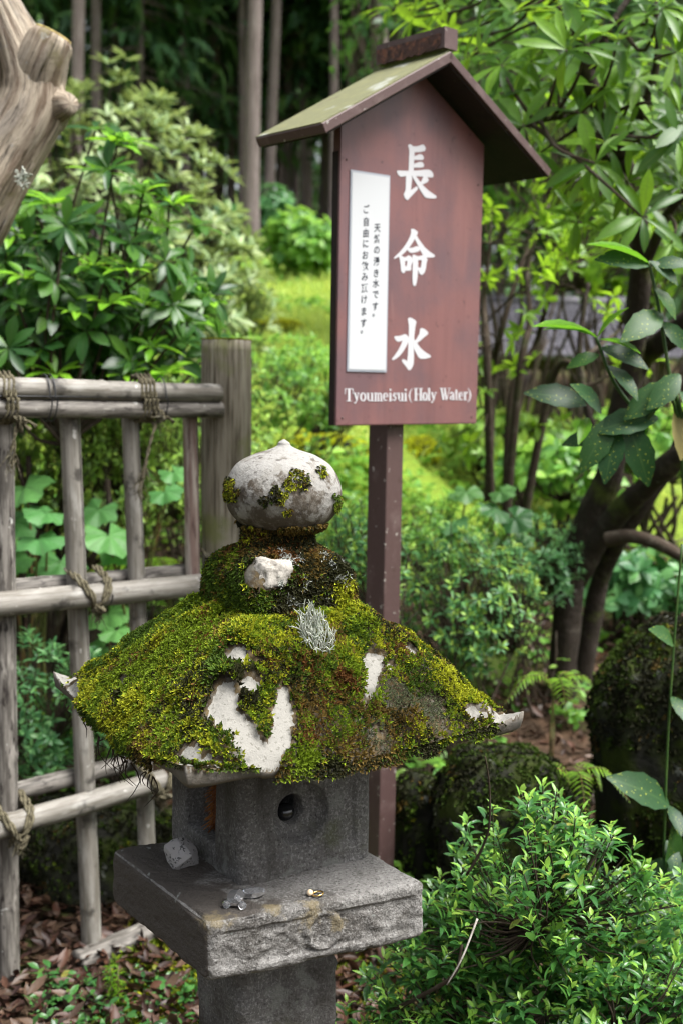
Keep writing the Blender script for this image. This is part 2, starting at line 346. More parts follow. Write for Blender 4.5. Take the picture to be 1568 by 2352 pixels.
GLYPH = {"chang":[[[2354,7236],[2369,7276],[2419,7296],[2482,7284],[2539,7256],[2609,7239],[2600,7118],[2586,6979],[2579,6628],[2391,6603],[2405,7124],[2385,7181]],[[2539,7256],[2671,7273],[2796,7313],[2871,7349],[2935,7354],[3001,7304],[3013,7263],[2979,7206],[2865,7168],[2739,7139],[2563,7113]],[[2579,7011],[2679,7044],[2753,7080],[2829,7099],[2893,7091],[2946,7038],[2935,6976],[2872,6955],[2582,6921]],[[2579,6814],[2685,6852],[2772,6890],[2842,6905],[2900,6898],[2959,6850],[2948,6789],[2879,6762],[2576,6720]],[[1953,6537],[1983,6567],[2130,6584],[2391,6612],[2754,6672],[2983,6720],[3136,6744],[3241,6724],[3314,6664],[3333,6605],[3305,6562],[3143,6546],[2950,6539],[2633,6511],[2258,6458],[2098,6425],[2011,6460]],[[2295,6472],[2495,6497],[2521,6449],[2502,6284],[2482,6128],[2593,6193],[2705,6256],[2757,6230],[2733,6175],[2597,6056],[2475,5955],[2389,5872],[2327,5865],[2263,5913],[2223,5994],[2271,6068],[2288,6121],[2293,6344]],[[2507,6507],[2658,6518],[2828,6385],[2972,6291],[3156,6200],[3327,6142],[3459,6097],[3473,6063],[3435,6033],[3227,6007],[3072,6003],[3007,6026],[2874,6140],[2716,6294],[2585,6423]],[[2950,6539],[3066,6553],[3138,6502],[3146,6460],[3096,6410],[2995,6363],[2907,6326],[2828,6368],[2890,6436]]],"ming":[[[2527,5114],[2551,5147],[2627,5150],[2717,5124],[2782,5087],[2783,5053],[2741,4988],[2638,4839],[2491,4670],[2356,4546],[2197,4433],[2062,4370],[1940,4316],[1909,4335],[1987,4402],[2132,4509],[2290,4660],[2423,4819],[2507,4957],[2542,5055]],[[2741,4997],[2813,4925],[2919,4830],[3078,4705],[3264,4616],[3450,4548],[3471,4514],[3426,4480],[3152,4452],[3074,4459],[2981,4530],[2874,4652],[2767,4790],[2680,4895]],[[2411,4611],[2442,4639],[2593,4657],[2693,4692],[2756,4715],[2821,4708],[2873,4669],[2875,4617],[2825,4582],[2698,4549],[2559,4524],[2483,4539],[2431,4569]],[[2099,4394],[2185,4423],[2235,4406],[2299,4385],[2327,4292],[2334,4146],[2346,4077],[2335,4016],[2299,3979],[2249,3979],[2191,4031],[2168,4176],[2139,4294]],[[2299,4385],[2373,4404],[2448,4450],[2524,4439],[2601,4397],[2641,4335],[2605,4280],[2569,4208],[2552,4146],[2573,4095],[2536,4062],[2410,4052],[2335,4042],[2331,4154],[2393,4172],[2421,4304],[2314,4287]],[[2599,4454],[2649,4488],[2739,4466],[2816,4455],[2820,4359],[2820,4140],[2809,3920],[2776,3752],[2740,3683],[2689,3671],[2643,3707],[2621,3863],[2617,4124],[2624,4299]],[[2804,4454],[2906,4475],[2995,4505],[3074,4468],[3166,4423],[3174,4388],[3144,4324],[3123,4181],[3087,4073],[3025,4007],[2948,3979],[2883,4014],[2828,4097],[2807,4148],[2839,4168],[2916,4157],[2946,4238],[2954,4370],[2813,4358]]],"shui":[[[2488,2793],[2525,2830],[2588,2838],[2705,2804],[2796,2764],[2813,2721],[2775,2613],[2749,2435],[2741,2276],[2737,2010],[2750,1744],[2738,1611],[2683,1512],[2621,1457],[2544,1460],[2478,1525],[2386,1602],[2295,1688],[2300,1723],[2357,1738],[2498,1693],[2518,1871],[2527,2180],[2538,2444],[2531,2637]],[[1988,2299],[2025,2331],[2174,2337],[2299,2369],[2374,2394],[2450,2383],[2529,2321],[2556,2269],[2520,2188],[2447,2080],[2338,1944],[2203,1817],[2055,1734],[1956,1701],[1918,1731],[2027,1830],[2160,1974],[2256,2126],[2304,2229],[2229,2204],[2129,2187],[2040,2223]],[[2953,2497],[2964,2560],[3022,2585],[3140,2559],[3247,2501],[3281,2458],[3250,2416],[3109,2335],[2981,2250],[2841,2173],[2775,2224],[2862,2325],[2936,2426]],[[2735,2285],[2854,2174],[2988,2054],[3148,1961],[3334,1890],[3408,1843],[3376,1811],[3220,1775],[3024,1765],[2932,1794],[2851,1881],[2757,2002],[2715,2098]]],"latin":[[[266,924],[554,927],[553,944],[266,941]],[[273,933],[264,800],[285,799],[294,932]],[[525,934],[543,801],[564,802],[546,936]],[[371,933],[378,628],[449,628],[441,934]],[[321,619],[498,620],[497,637],[320,636]],[[575,824],[661,642],[714,655],[628,837]],[[723,833],[661,640],[624,579],[645,572],[684,635],[746,829]],[[632,594],[581,589],[586,562],[637,567]],[[562,822],[653,822],[652,839],[562,839]],[[701,823],[765,823],[765,840],[701,840]],[[955,736],[953,707],[946,683],[935,664],[921,651],[906,644],[890,651],[876,664],[864,682],[856,706],[852,733],[854,760],[861,784],[872,803],[886,816],[901,822],[917,816],[931,803],[943,784],[951,760],[955,732],[1015,736],[1009,769],[992,800],[967,825],[935,840],[901,843],[866,840],[835,824],[812,799],[797,767],[793,733],[799,698],[815,667],[840,642],[872,627],[906,624],[941,627],[972,643],[996,668],[1010,699],[1015,732]],[[1045,834],[1049,672],[1109,672],[1105,834]],[[1059,672],[1112,625],[1219,636],[1213,660],[1121,649],[1086,686]],[[1187,835],[1192,631],[1253,631],[1247,836]],[[1019,823],[1081,823],[1081,841],[1019,840]],[[1161,824],[1217,824],[1217,842],[1161,841]],[[1223,624],[1285,624],[1284,642],[1222,642]],[[1306,840],[1312,631],[1370,631],[1364,841]],[[1419,808],[1424,631],[1477,632],[1473,808]],[[1529,809],[1534,632],[1588,632],[1583,809]],[[1357,798],[1392,824],[1436,798],[1456,818],[1391,849],[1334,816]],[[1466,799],[1505,825],[1545,799],[1566,818],[1504,850],[1444,818]],[[1286,829],[1336,830],[1335,847],[1285,847]],[[1297,622],[1385,623],[1384,640],[1297,640]],[[1413,623],[1492,623],[1491,640],[1413,640]],[[1523,623],[1608,623],[1608,641],[1523,640]],[[1660,734],[1790,742],[1788,758],[1658,750]],[[1812,742],[1808,771],[1798,798],[1781,822],[1755,836],[1729,845],[1701,846],[1673,837],[1649,819],[1632,795],[1622,766],[1620,735],[1626,705],[1640,677],[1660,655],[1686,640],[1716,634],[1743,638],[1766,649],[1783,667],[1763,677],[1748,662],[1733,654],[1719,654],[1708,661],[1698,673],[1689,691],[1682,712],[1679,737],[1680,761],[1684,784],[1691,803],[1701,817],[1711,825],[1724,828],[1739,822],[1748,807],[1760,789],[1769,766],[1772,740]],[[1859,840],[1865,637],[1927,638],[1921,841]],[[1841,829],[1890,830],[1890,847],[1840,847]],[[1847,626],[1946,627],[1945,644],[1846,644]],[[1857,949],[1858,899],[1918,900],[1917,949]],[[2124,807],[2037,857],[1973,777],[2074,702],[2035,648],[2061,637],[2128,710],[2031,789],[2048,826],[2112,796]],[[1960,677],[1998,638],[2056,632],[2059,653],[2015,656],[1986,689]],[[2105,842],[2110,790],[2133,791],[2128,843]],[[2169,843],[2174,677],[2237,677],[2232,843]],[[2185,677],[2240,629],[2340,641],[2333,665],[2251,653],[2213,691]],[[2305,844],[2312,634],[2375,635],[2369,844]],[[2143,832],[2207,832],[2207,850],[2142,849]],[[2279,833],[2337,833],[2337,851],[2278,850]],[[2344,628],[2409,628],[2409,646],[2343,646]],[[2424,845],[2431,639],[2495,640],[2488,845]],[[2406,834],[2457,834],[2456,852],[2405,851]],[[2412,628],[2514,629],[2514,646],[2412,646]],[[2422,954],[2424,904],[2485,905],[2484,955]],[[2713,969],[2621,890],[2580,778],[2621,668],[2709,579],[2718,582],[2655,676],[2636,777],[2654,881],[2722,965]],[[2814,972],[2825,655],[2897,655],[2887,973]],[[3004,974],[3015,660],[3088,660],[3078,975]],[[2879,808],[3030,809],[3029,825],[2879,824]],[[2774,958],[2921,960],[2920,978],[2774,976]],[[2785,646],[2931,646],[2931,664],[2784,663]],[[2964,960],[3112,962],[3111,980],[2964,978]],[[2975,646],[3123,647],[3122,665],[2974,664]],[[3248,760],[3247,730],[3242,705],[3233,686],[3223,673],[3213,667],[3203,673],[3193,685],[3183,705],[3175,730],[3172,758],[3174,786],[3179,811],[3188,831],[3197,843],[3207,850],[3217,843],[3228,831],[3238,812],[3245,787],[3249,757],[3314,761],[3309,794],[3294,826],[3271,851],[3240,868],[3206,871],[3173,867],[3144,850],[3123,824],[3110,793],[3106,758],[3112,723],[3127,691],[3150,666],[3180,649],[3214,645],[3248,649],[3277,666],[3298,692],[3311,724],[3315,757]],[[3336,982],[3347,661],[3413,662],[3402,983]],[[3315,968],[3369,969],[3369,987],[3314,987]],[[3323,647],[3439,648],[3438,666],[3322,666]],[[3448,861],[3541,670],[3602,683],[3509,874]],[[3620,871],[3542,670],[3500,610],[3524,602],[3567,664],[3646,866]],[[3503,625],[3448,615],[3460,587],[3514,596]],[[3431,858],[3537,859],[3537,877],[3431,876]],[[3596,859],[3682,860],[3681,878],[3595,877]],[[3818,979],[3910,665],[3974,672],[3882,987]],[[3996,972],[3937,674],[3961,672],[4020,969]],[[3958,981],[4043,670],[4107,677],[4022,988]],[[4171,988],[4077,676],[4101,672],[4195,985]],[[3792,973],[3917,975],[3916,993],[3791,992]],[[3938,975],[4057,976],[4056,995],[3937,993]],[[4127,977],[4232,978],[4232,996],[4126,995]],[[4214,827],[4271,860],[4315,840],[4327,679],[4388,680],[4373,852],[4265,897],[4191,843]],[[4348,671],[4412,661],[4417,679],[4353,689]],[[4332,802],[4214,768],[4200,692],[4324,666],[4334,683],[4244,714],[4261,742],[4346,786]],[[4440,956],[4451,694],[4512,695],[4501,957]],[[4414,867],[4542,868],[4542,884],[4413,883]],[[4467,694],[4503,660],[4558,675],[4542,695],[4512,681],[4495,705]],[[4608,773],[4733,778],[4731,795],[4606,789]],[[4750,778],[4746,808],[4736,836],[4720,860],[4700,878],[4674,888],[4644,889],[4615,879],[4591,860],[4574,834],[4564,804],[4563,771],[4569,739],[4583,710],[4604,686],[4631,670],[4662,664],[4691,668],[4714,680],[4731,699],[4706,709],[4692,692],[4678,684],[4667,684],[4658,691],[4649,704],[4640,723],[4633,746],[4630,773],[4630,799],[4634,824],[4640,844],[4649,859],[4657,867],[4667,870],[4681,864],[4696,851],[4709,831],[4718,805],[4722,776]],[[4795,888],[4804,677],[4872,677],[4863,888]],[[4765,876],[4830,876],[4829,895],[4764,894]],[[4773,665],[4911,665],[4910,684],[4773,684]],[[4864,839],[4907,876],[4927,847],[4966,874],[4897,901],[4841,851]],[[4950,1002],[5020,914],[5041,808],[5029,702],[4956,607],[4966,603],[5067,692],[5104,808],[5057,923],[4960,1006]]]}
# ------------------------------------------------------------------ the ground
def _prof(Y, tab): a = np.array(tab); return np.interp(Y, a[:, 0], a[:, 1])
def ground_z(x, y):
    x = np.asarray(x, float); y = np.asarray(y, float)
    l = _prof(y, [(-60, -.4), (0, -.12), (2.4, -.1), (3.4, -.08), (4, .12), (5, .45), (6.5, 1.02), (8, 1.5), (12, 2.5), (15, 3.05), (25, 3.5), (70, 5), (140, 9)])
    r = _prof(y, [(-60, -.4), (0, -.12), (2.4, -.1), (3.2, -.06), (4, .12), (5, .34), (6, .56), (8, .85), (12, 1.0), (18, 1.0), (24, 1.5), (40, 3), (70, 5), (140, 9)])
    w = np.clip((x / np.maximum(y, 2.) - .01) / .14, 0, 1); w = w * w * (3 - 2 * w)
    z = l * (1 - w) + r * w
    P = np.stack([x, y, np.zeros_like(x)], -1)
    return z + .05 * fbm(P, .9, 3, 2) * np.clip((y - 2.6) / 2, .25, 1) + .012 * fbm(P, 7, 2, 4)
def gz(x, y): return float(ground_z(np.array([x]), np.array([y]))[0])
def on_ground(px, py):
    d = _ray(px, py); ts = np.linspace(2.2, 14, 1200); Q = CAM + d * (ts / d[1])[:, None]; ok = Q[:, 2] <= ground_z(Q[:, 0], Q[:, 1]); return Q[ok.argmax()] if ok.any() else Q[-1]
def gpt(px, Y): p = at(px, 1200, Y); return np.array([p[0], Y, gz(p[0], Y)])

M_ground = mat('earth', (.045, .03, .02), [((.09, .055, .035), 9, .45, .7), ((.05, .075, .015), 2.2, .5, .62, {'det': 6}), ((.17, .25, .03), 3, .35, .6, {'attr': 0}), ((.02, .014, .01), 30, .5, .75)],
               .95, [(35, .8, .02)], .1)
ys = np.concatenate([np.linspace(-30, 1.5, 24)[:-1], np.linspace(1.5, 9, 120)[:-1], np.linspace(9, 30, 70)[:-1], np.linspace(30, 140, 24)])
xs = np.concatenate([np.linspace(-80, -6, 18)[:-1], np.linspace(-6, 6, 140)[:-1], np.linspace(6, 80, 18)])
gx, gy = np.meshgrid(xs, ys); gV = np.stack([gx, gy, ground_z(gx, gy)], -1)
lawn = np.clip((gy - 5.4) / 1.2, 0, 1) * np.clip((15.5 - gy) / 2, 0, 1)
lawn = np.maximum(lawn, np.clip((gy - 7.2) / 1., 0, 1) * np.clip((24 - gy) / 4, 0, 1) * (gx > .08 * gy))
gi = np.arange(gx.size).reshape(gx.shape)
mb = MB(); mb.add(gV, np.stack([gi[:-1, :-1], gi[:-1, 1:], gi[1:, 1:], gi[1:, :-1]], -1).reshape(-1, 4), None, None, np.stack([lawn, lawn, lawn], -1).reshape(-1, 3))
tag(build(mb, 'ground', M_ground, usecol=True), 'sloping garden soil with moss, leaf litter and lawn', kind='structure')

# ------------------------------------------------------------------ stone lantern
M_stone_dark = mat('stone_dark', (.125, .121, .116), [((.24, .236, .228), 190, .48, .66, {'det': 3, 'f': .9}), ((.04, .038, .036), 170, .52, .72, {'det': 4, 'f': .8}), ((.05, .044, .038), 5, .42, .66, {'det': 7}), ((.045, .04, .035), 9, .5, .68, {'st': (1, 1, .22), 'det': 6, 'f': .7}), ((.19, .195, .18), 13, .58, .66, {'det': 9, 'f': .6}), ((.06, .07, .02), 7, .6, .75, {'det': 8, 'f': .6})],
                   .9, [(170, 1.0, .005), (60, .8, .006), (18, .5, .01)], .2)
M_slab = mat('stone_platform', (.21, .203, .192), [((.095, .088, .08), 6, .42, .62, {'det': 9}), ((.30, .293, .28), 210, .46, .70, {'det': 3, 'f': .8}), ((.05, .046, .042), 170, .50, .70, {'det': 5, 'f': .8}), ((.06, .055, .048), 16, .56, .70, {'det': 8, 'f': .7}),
             ((.075, .066, .058), 22, .35, .65, {'attr': 0}), ((.23, .185, .10), 45, .6, 1., {'attr': 1, 'f': .6}), ((.32, .34, .32), 26, .66, .70, {'det': 6, 'f': .6})], .92, [(170, 1.0, .005), (60, .8, .006), (18, .5, .01)], .2)  # the left-side mask layer puts shade into the stone colour
M_roofstone = mat('roof_stone', (.045, .034, .022), [((.09, .065, .03), 40, .4, .7), ((.21, .203, .183), 60, .45, .62, {'attr': 0}), ((.17, .16, .145), 0, .2, .8, {'attr': 1}), ((.10, .095, .08), 150, .56, .66, {'det': 3, 'f': .7}), ((.10, .097, .085), 24, .52, .66, {'det': 8, 'f': .75})],
                  .93, [(160, .5, .003), (45, .4, .006)], .15)
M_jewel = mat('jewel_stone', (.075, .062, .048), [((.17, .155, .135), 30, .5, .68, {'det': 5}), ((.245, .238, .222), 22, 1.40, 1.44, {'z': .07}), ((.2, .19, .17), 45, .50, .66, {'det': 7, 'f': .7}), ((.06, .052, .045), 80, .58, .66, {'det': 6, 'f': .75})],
              .92, [(110, .6, .004), (30, .4, .006)], .15)
M_bare = mat('bare_stone', (.33, .31, .275), [((.22, .205, .18), 100, .5, .64, {'det': 3}), ((.18, .165, .145), 30, .58, .72)], .92, [(140, .5, .004)], .15)
def mossmat(name):
    t = NT(name); a = t.n('ShaderNodeAttribute', attribute_name='col'); g = t.n('ShaderNodeNewGeometry')
    h = t.n('ShaderNodeHueSaturation'); t.l(a.outputs['Color'], h.inputs['Color']); t.l(t.rng(g.outputs['Random Per Island'], 0, 1, .6, 1.4), h.inputs['Value'])
    t.l(h.outputs[0], t.b.inputs['Base Color']); t.b.inputs['Roughness'].default_value = .75; t.b.inputs['Specular IOR Level'].default_value = .2
    tr = t.n('ShaderNodeBsdfTranslucent'); t.l(h.outputs[0], tr.inputs[0]); mx = t.n('ShaderNodeMixShader'); mx.inputs[0].default_value = .3
    t.l(t.b.outputs[0], mx.inputs[1]); t.l(tr.outputs[0], mx.inputs[2]); t.l(mx.outputs[0], t.out.inputs[0]); return t.m
M_moss = mossmat('moss')
def moss_mesh(P, N, C, size, blades=4, droop=0.0, parent=None, name='moss', spread=1.0):
    """little star-shaped shoots: thin pointed blades leaning out from each point"""
    k = len(P); u = nrm(np.cross(N, rng.normal(0, 1, (k, 3)))); v = np.cross(N, u); size = np.broadcast_to(size, (k,))
    Vs = []; Cs = []
    for b in range(blades):
        a = b * 6.283 / blades + rng.uniform(0, 1, k); h = size * rng.uniform(.6, 1.2, k)
        rd = np.cos(a)[:, None] * u + np.sin(a)[:, None] * v; sd = -np.sin(a)[:, None] * u + np.cos(a)[:, None] * v
        lean = rng.uniform(.25, 1.1, k)[:, None] * spread
        tip = P + (N + rd * lean) * h[:, None] * .8 + np.array([0, 0, -1]) * (droop * h)[:, None]
        mid = P + (N * .6 + rd * lean * .35) * h[:, None] * .8 + np.array([0, 0, -.35]) * (droop * h)[:, None]; w = (h * .23)[:, None]
        Vs.append(np.stack([P, mid - sd * w, tip, mid + sd * w], 1))
        Cs.append(np.stack([C * .7, C, C * 1.12, C], 1))
    V = np.concatenate(Vs).reshape(-1, 3); Cc = np.concatenate(Cs).reshape(-1, 3)
    mb = MB(); mb.add(V, np.arange(len(V)).reshape(-1, 4), None, None, Cc)
    return tag(build(mb, name, M_moss, parent, smooth=False, usecol=True), kind='stuff')
MOSS = np.array([(.13, .19, .010), (.26, .28, .014), (.05, .09, .008), (.12, .08, .018), (.12, .052, .014), (.10, .115, .06), (.025, .026, .009)])
def pick(P, w, cm=1.0):
    """colours from the palette: weights (k,7) sharpened by noise"""
    k = len(P); q = np.stack([fbm(P, 22, 3, 20 + i) * .9 + fbm(P, 6, 2, 40 + i) * .6 for i in range(7)], 1) + w + rng.normal(0, .22, (k, 7))
    c = MOSS[q.argmax(1)] * cm; return c * rng.uniform(.75, 1.25, (k, 1))

LX, LY = -.12, 2.1
lant = thing('stone_lantern', (LX, LY, -.1), 'weathered stone lantern with a thick mossy roof, round jewel finial and square platform', 'stone lantern')
def cube_grid(n):
    mb = MB(); t = np.linspace(-1, 1, n + 1); a, b = np.meshgrid(t, t); I = np.arange((n + 1) ** 2).reshape(n + 1, -1)
    F = np.stack([I[:-1, :-1], I[:-1, 1:], I[1:, 1:], I[1:, :-1]], -1).reshape(-1, 4)
    for ax in range(3):
        for s in (-1, 1):
            V = np.zeros((a.size, 3)); V[:, ax] = s; V[:, (ax + 1) % 3] = a.ravel(); V[:, (ax + 2) % 3] = b.ravel()
            mb.add(V, F if s > 0 else F[:, ::-1])
    return mb
def stone_box(corn, z0, z1, n=40, rnd=.012, amp=.004, nscale=16, relief=None, taper=None, seed=1):
    """box on four corner points (front, right, back, left), edges rounded and worn"""
    mb = cube_grid(n); V = np.vstack(mb.V); c = np.array(corn)[:, :2]
    half = np.array([np.linalg.norm(c[1] - c[0]) / 2, np.linalg.norm(c[3] - c[0]) / 2, (z1 - z0) / 2])
    p = V * half; q = np.clip(p, -(half - rnd), half - rnd); dd = p - q; ln = np.linalg.norm(dd, axis=1, keepdims=True)
    p = np.where(ln > 1e-9, q + dd / np.maximum(ln, 1e-9) * rnd, p); N = np.where(ln > 1e-9, dd / np.maximum(ln, 1e-9), 0)
    U = p / half
    s, t, w = (U[:, 0] + 1) / 2, (U[:, 1] + 1) / 2, (U[:, 2] + 1) / 2
    xy = ((1 - s) * (1 - t))[:, None] * c[0] + (s * (1 - t))[:, None] * c[1] + (s * t)[:, None] * c[2] + ((1 - s) * t)[:, None] * c[3]
    P = np.c_[xy, z0 + w * (z1 - z0)]
    e1 = nrm(np.r_[c[1] - c[0], 0]); e2 = nrm(np.r_[c[3] - c[0], 0])
    Nw = N[:, :1] * e1 + N[:, 1:2] * e2 + N[:, 2:] * np.array([0, 0, 1.])
    P = P + Nw * (amp * (fbm(P, nscale, 4, seed) * 1.5 + .8 * fbm(P, nscale * 5, 2, seed + 5) - 4.5 * np.clip(np.abs(N).max(1) < .93, 0, 1) * np.clip(fbm(P, nscale * 2.2, 3, seed + 11) - .12, 0, 1)))[:, None]
    if relief is not None:
        m = N[:, 1] < -.9; P[m] += e2 * relief(s[m], w[m])[:, None]
    mb.V = [P]; return mb, P, N, s, t, w
E3 = np.array([0, 0, 1.])
# pedestal
yaw = RAD(31); a1 = np.array([math.cos(yaw), math.sin(yaw), 0]); a2 = np.array([-math.sin(yaw), math.cos(yaw), 0])
def quad(cx, cy, h, b1=a1, b2=a2, h2=None):
    h2 = h2 or h; c = np.array([cx, cy, 0]); return [c - h * b1 - h2 * b2, c + h * b1 - h2 * b2, c + h * b1 + h2 * b2, c - h * b1 + h2 * b2]
mb, *_ = stone_box(quad(LX - .005, LY - .04, .098), -.16, .565, 36, .02, .011, 9, seed=3)
build(mb, 'pedestal', M_stone_dark, lant, weld=True)
# platform: its front face carries a worn carving
fr, ri, le = np.array([-.200, 1.790, 0]), np.array([.158, 1.962, 0]), np.array([-.411, 2.082, 0])
def relief(s, w):
    x = s * .40; y = w * .10; inx = np.clip(np.minimum(x - .022, .378 - x) / .006, 0, 1) * np.clip(np.minimum(y - .016, .080 - y) / .005, 0, 1)
    d = inx * .006
    r = np.hypot(x - .205, y - .05); ring = np.exp(-((r - .030) / .0045) ** 2); d -= inx * ring * .009; d += inx * .004 * (np.abs(r - .036) < .003)
    for x0, ph in ((.10, 0.), (.30, 1.)):
        yy = .047 + .016 * np.sin((x - x0) * 62 + ph * 3.1); d -= inx * .003 * np.exp(-((y - yy) / .005) ** 2) * (np.abs(x - x0) < .075)
        d -= inx * .005 * np.exp(-(((x - x0) ** 2 + (y - .05) ** 2) ** .5 / .011 - 1) ** 2 * 4)
    e_ = fbm(np.stack([x, y, y * 0], -1), 28, 3, 6); return d * np.clip(.62 + .9 * e_, .1, 1)
mb, P, N, s, t, w = stone_box([fr, ri, ri + le - fr, le], .548, .652, 72, .013, .003, 14, relief, seed=8)
left_shade = (N[:, 0] < -.8).astype(float) * .9 + (N[:, 2] > .8) * np.clip(1.3 - s * 2.2, 0, 1) * .75  # shade painted into the colour: left face and left part of the top
yel = np.zeros(len(P))
for (q, r) in (((.04, .03, 1), .06), ((.45, .0, .8), .05), ((.57, 0, .6), .035), ((.3, .03, 1), .04)):
    yel = np.maximum(yel, np.clip(1.15 - np.hypot(np.hypot((s - q[0]) * .4, (t - q[1]) * .4), (w - q[2]) * .1) / r, 0, 1))
mb.C = [np.stack([left_shade, yel, yel * 0], 1)]
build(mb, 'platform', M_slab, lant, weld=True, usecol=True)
# fire box: four walls, a round hole on one side, a square window on the next
d1 = np.array([.84184, .53973, 0]); d2 = np.array([-.5404, .8414, 0]); n1 = np.array([d1[1], -d1[0], 0]); n2 = np.array([-d2[1], d2[0], 0]); 
F0 = np.array([-.160, 1.922, 0]); FW, FD, FZ0, FZ1 = .266, .288, .646, .90
def ring_sq(k, x0, x1, z0, z1):
    a = np.arange(k) / k * 4; out = []
    for q in a:
        i, f = int(q), q - int(q); out.append([(x0 + (x1 - x0) * f, z0), (x1, z0 + (z1 - z0) * f), (x1 - (x1 - x0) * f, z1), (x0, z1 - (z1 - z0) * f)][i])
    return np.array(out)
def wall(mb, O, X, Nout, W, rings):
    """nested rings of (x, z, inset): the outer border first"""
    k = len(rings[0][0]); V = []
    for pts, ins in rings:
        V.append(O + pts[:, :1] * X + pts[:, 1:] * E3 - Nout * ins)
    V = np.vstack(V); i = np.arange(k); j = (i + 1) % k; F = [np.stack([i + r * k, j + r * k, j + (r + 1) * k, i + (r + 1) * k], -1) for r in range(len(rings) - 1)]
    mb.add(V, np.vstack(F))
def circ(k, cx, cz, r):
    a = -np.pi * .75 + np.arange(k) / k * 2 * np.pi; return np.c_[cx + r * np.cos(a), cz + r * np.sin(a)]
def lerp_rings(A, B, ins0, ins1, n): return [(A + (B - A) * f, ins0 + (ins1 - ins0) * f) for f in np.linspace(0, 1, n)]
K = 96; mb = MB(); g = .016
sq = ring_sq(K, g, FW - g, FZ0, FZ1)
pnl = ring_sq(K, .032, FW - .036, .690, FZ1 - .002)
wall(mb, F0, d1, n1, FW, lerp_rings(sq, pnl, 0, 0, 4) + lerp_rings(pnl + (np.array([[.122, .757]]) - pnl) * .03, circ(K, .122, .757, .057), .0045, .0045, 7) + [(circ(K, .122, .757, .055), .008), (circ(K, .121, .757, .053), .024), (circ(K, .116, .759, .030), .028), (circ(K, .114, .76, .0265), .031), (circ(K, .114, .76, .025), .06)])
sq2 = ring_sq(K, g, FD - g, FZ0, FZ1)
wall(mb, F0, d2, n2, FD, lerp_rings(sq2, ring_sq(K, .092, .218, .688, .86), 0, 0, 8) + [(ring_sq(K, .096, .214, .692, .856), .004), (ring_sq(K, .097, .213, .694, .855), .06)])
Fb = F0 + d1 * FW + d2 * FD
for (O, X, Nn, Wd) in ((Fb, -d1, -n1, FW), (Fb, -d2, -n2, FD)):
    q = ring_sq(K, g, Wd - g, FZ0, FZ1); wall(mb, O, X, Nn, Wd, lerp_rings(q, q * .0 + [Wd / 2, (FZ0 + FZ1) / 2], 0, 0, 6))
for (cx, cy, A, B) in ((0, 0, n1, n2), (1, 0, -n2, n1), (1, 1, -n1, -n2), (0, 1, n2, -n1)):   # rounded vertical edges
    c = F0 + d1 * (g if cx == 0 else FW - g) + d2 * (g if cy == 0 else FD - g)
    pr = []
    for f in np.linspace(0, 1, 6):
        dr = A * math.cos(f * math.pi / 2) + B * math.sin(f * math.pi / 2); pr.append([c + dr * g + E3 * z for z in np.linspace(FZ0, FZ1, 8)])
    V = np.array(pr).reshape(-1, 3); I = np.arange(48).reshape(6, 8); mb.add(V, np.stack([I[:-1, :-1], I[1:, :-1], I[1:, 1:], I[:-1, 1:]], -1).reshape(-1, 4))
inn = quad(*(F0 + d1 * FW / 2 + d2 * FD / 2)[:2], FW / 2 - .055, d1, d2, FD / 2 - .055)
for i in range(4):       # inner sides and floor
    p, q = inn[i], inn[(i + 1) % 4]
    if i in (1, 2): mb.add([p + E3 * FZ0, q + E3 * FZ0, q + E3 * FZ1, p + E3 * FZ1], [[0, 3, 2, 1]])
mb.add([p + E3 * .675 for p in quad(*(F0 + d1 * FW / 2 + d2 * FD / 2)[:2], FW / 2 - .01, d1, d2, FD / 2 - .01)], [[0, 1, 2, 3]])
V = np.vstack(mb.V); mb.V = [V + .0022 * np.stack([fbm(V, 18, 3, 31), fbm(V, 18, 3, 32), fbm(V, 18, 3, 33)], 1)]; mb.A = [np.vstack(mb.A)]; mb.C = [np.vstack(mb.C)]
fbx = build(mb, 'fire_box', M_stone_dark, lant, weld=False)
sm = fbx.modifiers.new('w', 'WELD'); sm.merge_threshold = .0006
# roof
HS = .304; RC = np.array([-.112, 2.1])
_pm = np.array([0, .28, .41, .52, .68, .85, .95, 1.0]); _pz = np.array([1.13, 1.12, 1.102, 1.08, 1.036, .98, .946, .920])
def roof_z(u, v):
    m = (np.abs(u) ** 9 + np.abs(v) ** 9) ** (1 / 9); z = np.interp(m, _pm, _pz) ; c = np.abs(u * v)
    return z + np.where(u * v < 0, .034, .028) * np.clip(c, 0, 1) ** 4 - .012 * np.clip(m - .7, 0, 1) / .3 * (1 - c)
def roof_P(u, v):
    k = 1 + np.where(u * v < 0, .035, .03) * np.clip(np.abs(u * v) - .72, 0, 1) / .28
    P = np.zeros(u.shape + (3,)); P[..., 0] = RC[0] + HS * k * (u * a1[0] + v * a2[0]); P[..., 1] = RC[1] + HS * k * (u * a1[1] + v * a2[1]); P[..., 2] = roof_z(u, v)
    P[..., 2] += .006 * fbm(P * [1, 1, 0], 11, 3, 61); return P
def on_roof(px, py):
    d = _ray(px, py); ts = np.linspace(1.5, 2.9, 1400); Q = CAM + d * ts[:, None]; q = Q[:, :2] - RC
    u = (q @ a1[:2]) / HS; v = (q @ a2[:2]) / HS; ok = (np.maximum(np.abs(u), np.abs(v)) <= 1.04) & (Q[:, 2] <= roof_z(u, v) + .004)
    return Q[ok.argmax()] if ok.any() else None
def spots(lst):
    out = []
    for (x, y, r) in lst:
        p = on_roof(x, y)
        if p is not None: out.append((p, r * p[1] / FPX))
    return out
def chain(*p):
    out = []
    for (x0, y0, r0), (x1, y1, r1) in zip(p[:-1], p[1:]):
        for f in np.linspace(0, 1, 5): out.append((x0 + (x1 - x0) * f, y0 + (y1 - y0) * f, r0 + (r1 - r0) * f))
    return out
